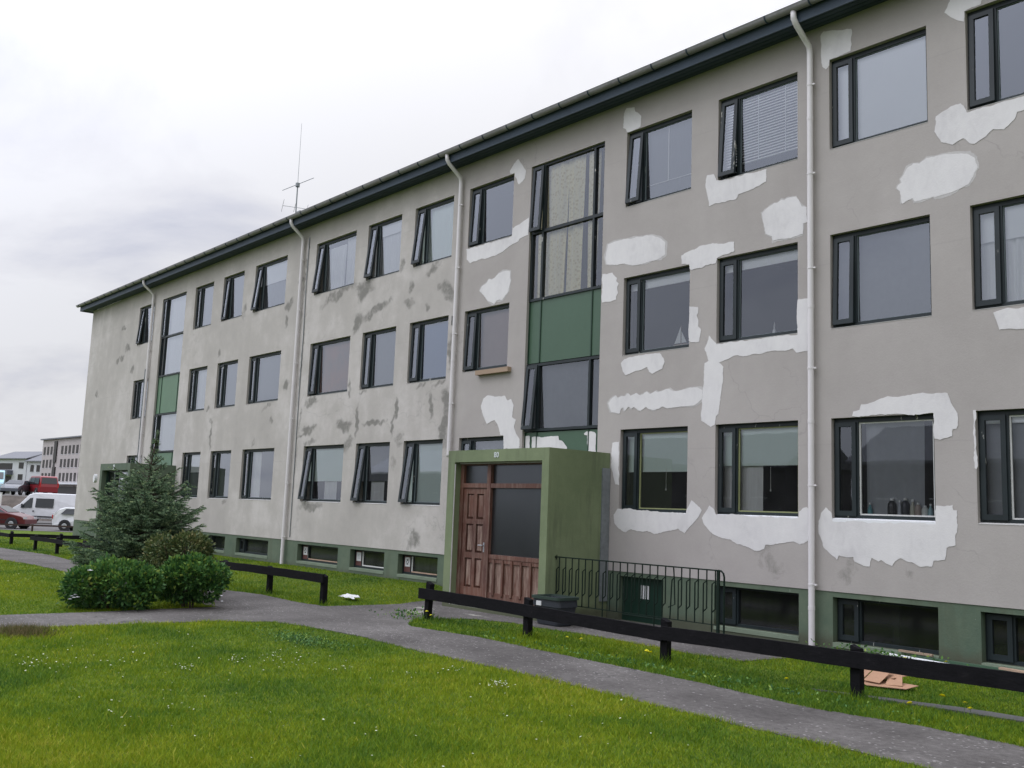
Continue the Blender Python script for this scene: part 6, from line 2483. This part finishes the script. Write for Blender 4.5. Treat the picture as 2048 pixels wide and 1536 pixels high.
vehicle('parked_car', 'dark grey car facing the camera on the upper street left of the red people carrier', 'car', (vp.x, vp.y, 1.67), math.atan2(-.55, .85), 4.3, 1.72,
        sed, .95, [[(-.95, .98), (-.15, .98), (-.15, 1.32), (-.55, 1.33), (-.85, 1.25)], [(-.08, .98), (.92, .98), (.25, 1.32), (-.08, 1.33)]], greyp, (1.35, -1.3), .31,
        [(2.12, .68, .34, .14, 1, 'headlight', LW), (-2.15, .80, .34, .16, -1, 'tail_light', LR)], roofw=.78,
        screens=[(1.02, 1.0, .32, 1.35, 'windscreen'), (-1.5, 1.0, -1.03, 1.31, 'rear_window')])
vp = at_depth(-14, 990, 93)
vehicle('delivery_van', 'light blue van cut off by the left edge on the upper street', 'van', (vp.x, vp.y, 1.67), math.atan2(-.25, .95), 4.8, 1.9,
        van_prof[:], 1.15, [[(1.02, 1.15), (1.86, 1.12), (1.72, 1.36), (1.22, 1.86), (1.02, 1.90)]], bluep, (1.6, -1.6), .34,
        [(2.66, .88, .34, .2, 1, 'headlight', LW)], roofw=.88, screens=[(1.98, 1.42, 1.40, 2.06, 'windscreen')])
# white marker post
q = at_depth(0.5, 1000, 60)
b = MB()
b.box(q.x - .12, q.x + .12, q.y - .05, q.y + .05, -.4, 1.75)
b.box(q.x - .13, q.x + .13, q.y - .06, q.y + .06, 1.75, 1.80)
tag(b.build('marker_post', MT['putty']), 'white square post at the left edge of the car park', 'post')

# ================================================================ FAR BUILDINGS
MT['far_a'] = simple('beige_render', (0.42, 0.385, 0.375), .9, .08, .3, bmp=0)
MT['far_b'] = simple('white_render', (0.50, 0.51, 0.53), .9, .05, .3, bmp=0)
MT['far_c'] = simple('grey_balcony', (0.12, 0.13, 0.16), .9, .08, .3, bmp=0)
MT['far_win'] = simple('far_window', (0.028, 0.024, 0.024), .55, .2, .5, bmp=0)
MT['far_roof'] = simple('far_roof', (0.17, 0.175, 0.19), .8, .1, .2, bmp=0)
MT['far_white'] = simple('white_roof', (0.62, 0.63, 0.66), .7, .05, .5, bmp=0)


def far_block(label, p0, ang, Lg, dep, z0, z1, wallm, roofm, rows, cols, ww, wh, x_off=1.5, roofh=.0, skip=(), frames=False, name='apartment_building', first=None):
    o = empty(name, (p0[0], p0[1], z0), label, 'building')
    mt = Matrix.Translation((p0[0], p0[1], 0)) @ Matrix.Rotation(ang, 4, 'Z')

    def pl(b, nm, m_, par):
        b.v = [tuple(mt @ Vector(v)) for v in b.v]
        return b.build(nm, m_, par)
    b = MB()
    b.box(0, Lg, 0, dep, z0 - 2, z1)
    wl = pl(b, 'wall', wallm, o)
    b = MB()
    if roofh:
        e = .5
        b.add([(-e, -e, z1), (Lg + e, -e, z1), (Lg + e, dep + e, z1), (-e, dep + e, z1), (-e, dep / 2, z1 + roofh), (Lg + e, dep / 2, z1 + roofh)],
              [(0, 1, 5, 4), (2, 3, 4, 5), (0, 4, 3), (1, 2, 5), (3, 2, 1, 0)])
        b.box(-e, Lg + e, -e - .02, -e + .1, z1 - .22, z1 + .0)
    else:
        b.box(-.4, Lg + .4, -.5, dep + .4, z1, z1 + .25)
    pl(b, 'roof', roofm, o)
    proto = None
    for (zr) in rows:
        for k in range(cols):
            x = x_off + (Lg - 2 * x_off) * k / (cols - 1)
            if (k in skip):
                continue
            if proto is None:
                b = MB()
                b.box(-ww / 2, ww / 2, -.04, .02, 0, wh)
                b.box(-ww / 2, ww / 2, -.06, -.035, -.08, 0, 1)
                me = b.build('window', [MT['far_win'], MT['far_white']])
                proto = me
                wdo = me
            else:
                wdo = proto.copy()
                C.objects.link(wdo)
            wdo.parent = o
            wdo.matrix_parent_inverse = wm(o).inverted()
            q = mt @ Vector((x, 0, zr))
            wdo.location = q
            wdo.rotation_euler = (0, 0, ang)
    return o, pl


# four-storey beige block
o, pl = far_block('four-storey beige apartment block with narrow dark windows beyond the white van', (-224.4, 61.3), .03, 34, 12, 1.7, 13.45, MT['far_a'], MT['far_roof'],
                  (10.2, 7.45, 4.6), 15, 1.25, 1.75, 1.6, 0, (4,))
b = MB()
b.box(8.0, 9.6, -.25, .02, 8.6, 13.0)
b.box(8.0, 9.6, -.25, .02, 3.0, 7.6)
pl(b, 'stair_window', MT['far_win'], o)
b = MB()
b.box(10.0, 34, -1.2, 0.02, 4.0, 4.35)
pl(b, 'canopy', MT['far_white'], o)
b = MB()
b.box(11, 33.5, -.06, .02, 1.9, 3.6)
pl(b, 'shop_window', MT['far_win'], o)
# white block with balconies
o, pl = far_block('white block with grey balconies and a sloping roof at the far left', (-262.0, 60.6), .28, 14.5, 11, 1.5, 10.2, MT['far_b'], MT['far_roof'],
                  (7.7, 4.9, 2.2), 3, 2.0, 1.5, 2.2, 2.0, (0, 1))
b = MB()
for z in (6.2, 3.1):
    b.box(.4, 9.0, -1.4, .02, z, z + 1.1)
pl(b, 'balcony', MT['far_c'], o)
b = MB()
for z in (7.5, 4.4, 1.4):
    b.box(.8, 8.6, -.05, .02, z, z + 1.5)
pl(b, 'balcony_window', MT['far_win'], o)
o, pl = far_block('small gabled white house between the balcony block and the beige block', (-247.5, 64.6), .32, 11.0, 9, 1.5, 9.6, MT['far_b'], MT['far_roof'],
                  (7.0, 3.6), 4, 1.3, 1.6, 2.0, 2.2, (), name='house')
# fine roof dome
o, pl = far_block('low pale-roofed hall behind the balcony block', (-300.0, 72.0), .28, 20, 12, 1.5, 12.0, MT['far_b'], MT['far_white'], (9.0,), 4, 1.2, 1.2, 2, 1.6, name='hall')

MT['far_c2'] = simple('dark_clad', (0.06, 0.058, 0.06), .9, .2, .5, bmp=0)
# houses across the lawn, behind the camera; they show as reflections in the panes
for i, (x, y, ln, hh, rf, lab) in enumerate(((-92, -34, 26, 5.6, 'far_white', 'white-roofed house across the lawn reflected in the far ground floor windows'),
                                            (-60, -33, 22, 5.8, 'far_roof', 'dark-roofed terrace across the lawn reflected in the middle windows'),
                                            (-32, -32, 24, 5.8, 'far_roof', 'dark-roofed terrace across the lawn reflected in the right windows'),
                                            (-4, -32, 24, 5.8, 'far_roof', 'dark-roofed terrace across the lawn behind the camera'))):
    far_block(lab, (x + ln, y), math.pi, ln, 9, 0, hh, MT['far_c2'], MT[rf], (.9, 3.5), 7, 1.3, 1.3, 2, 2.6, name='house')
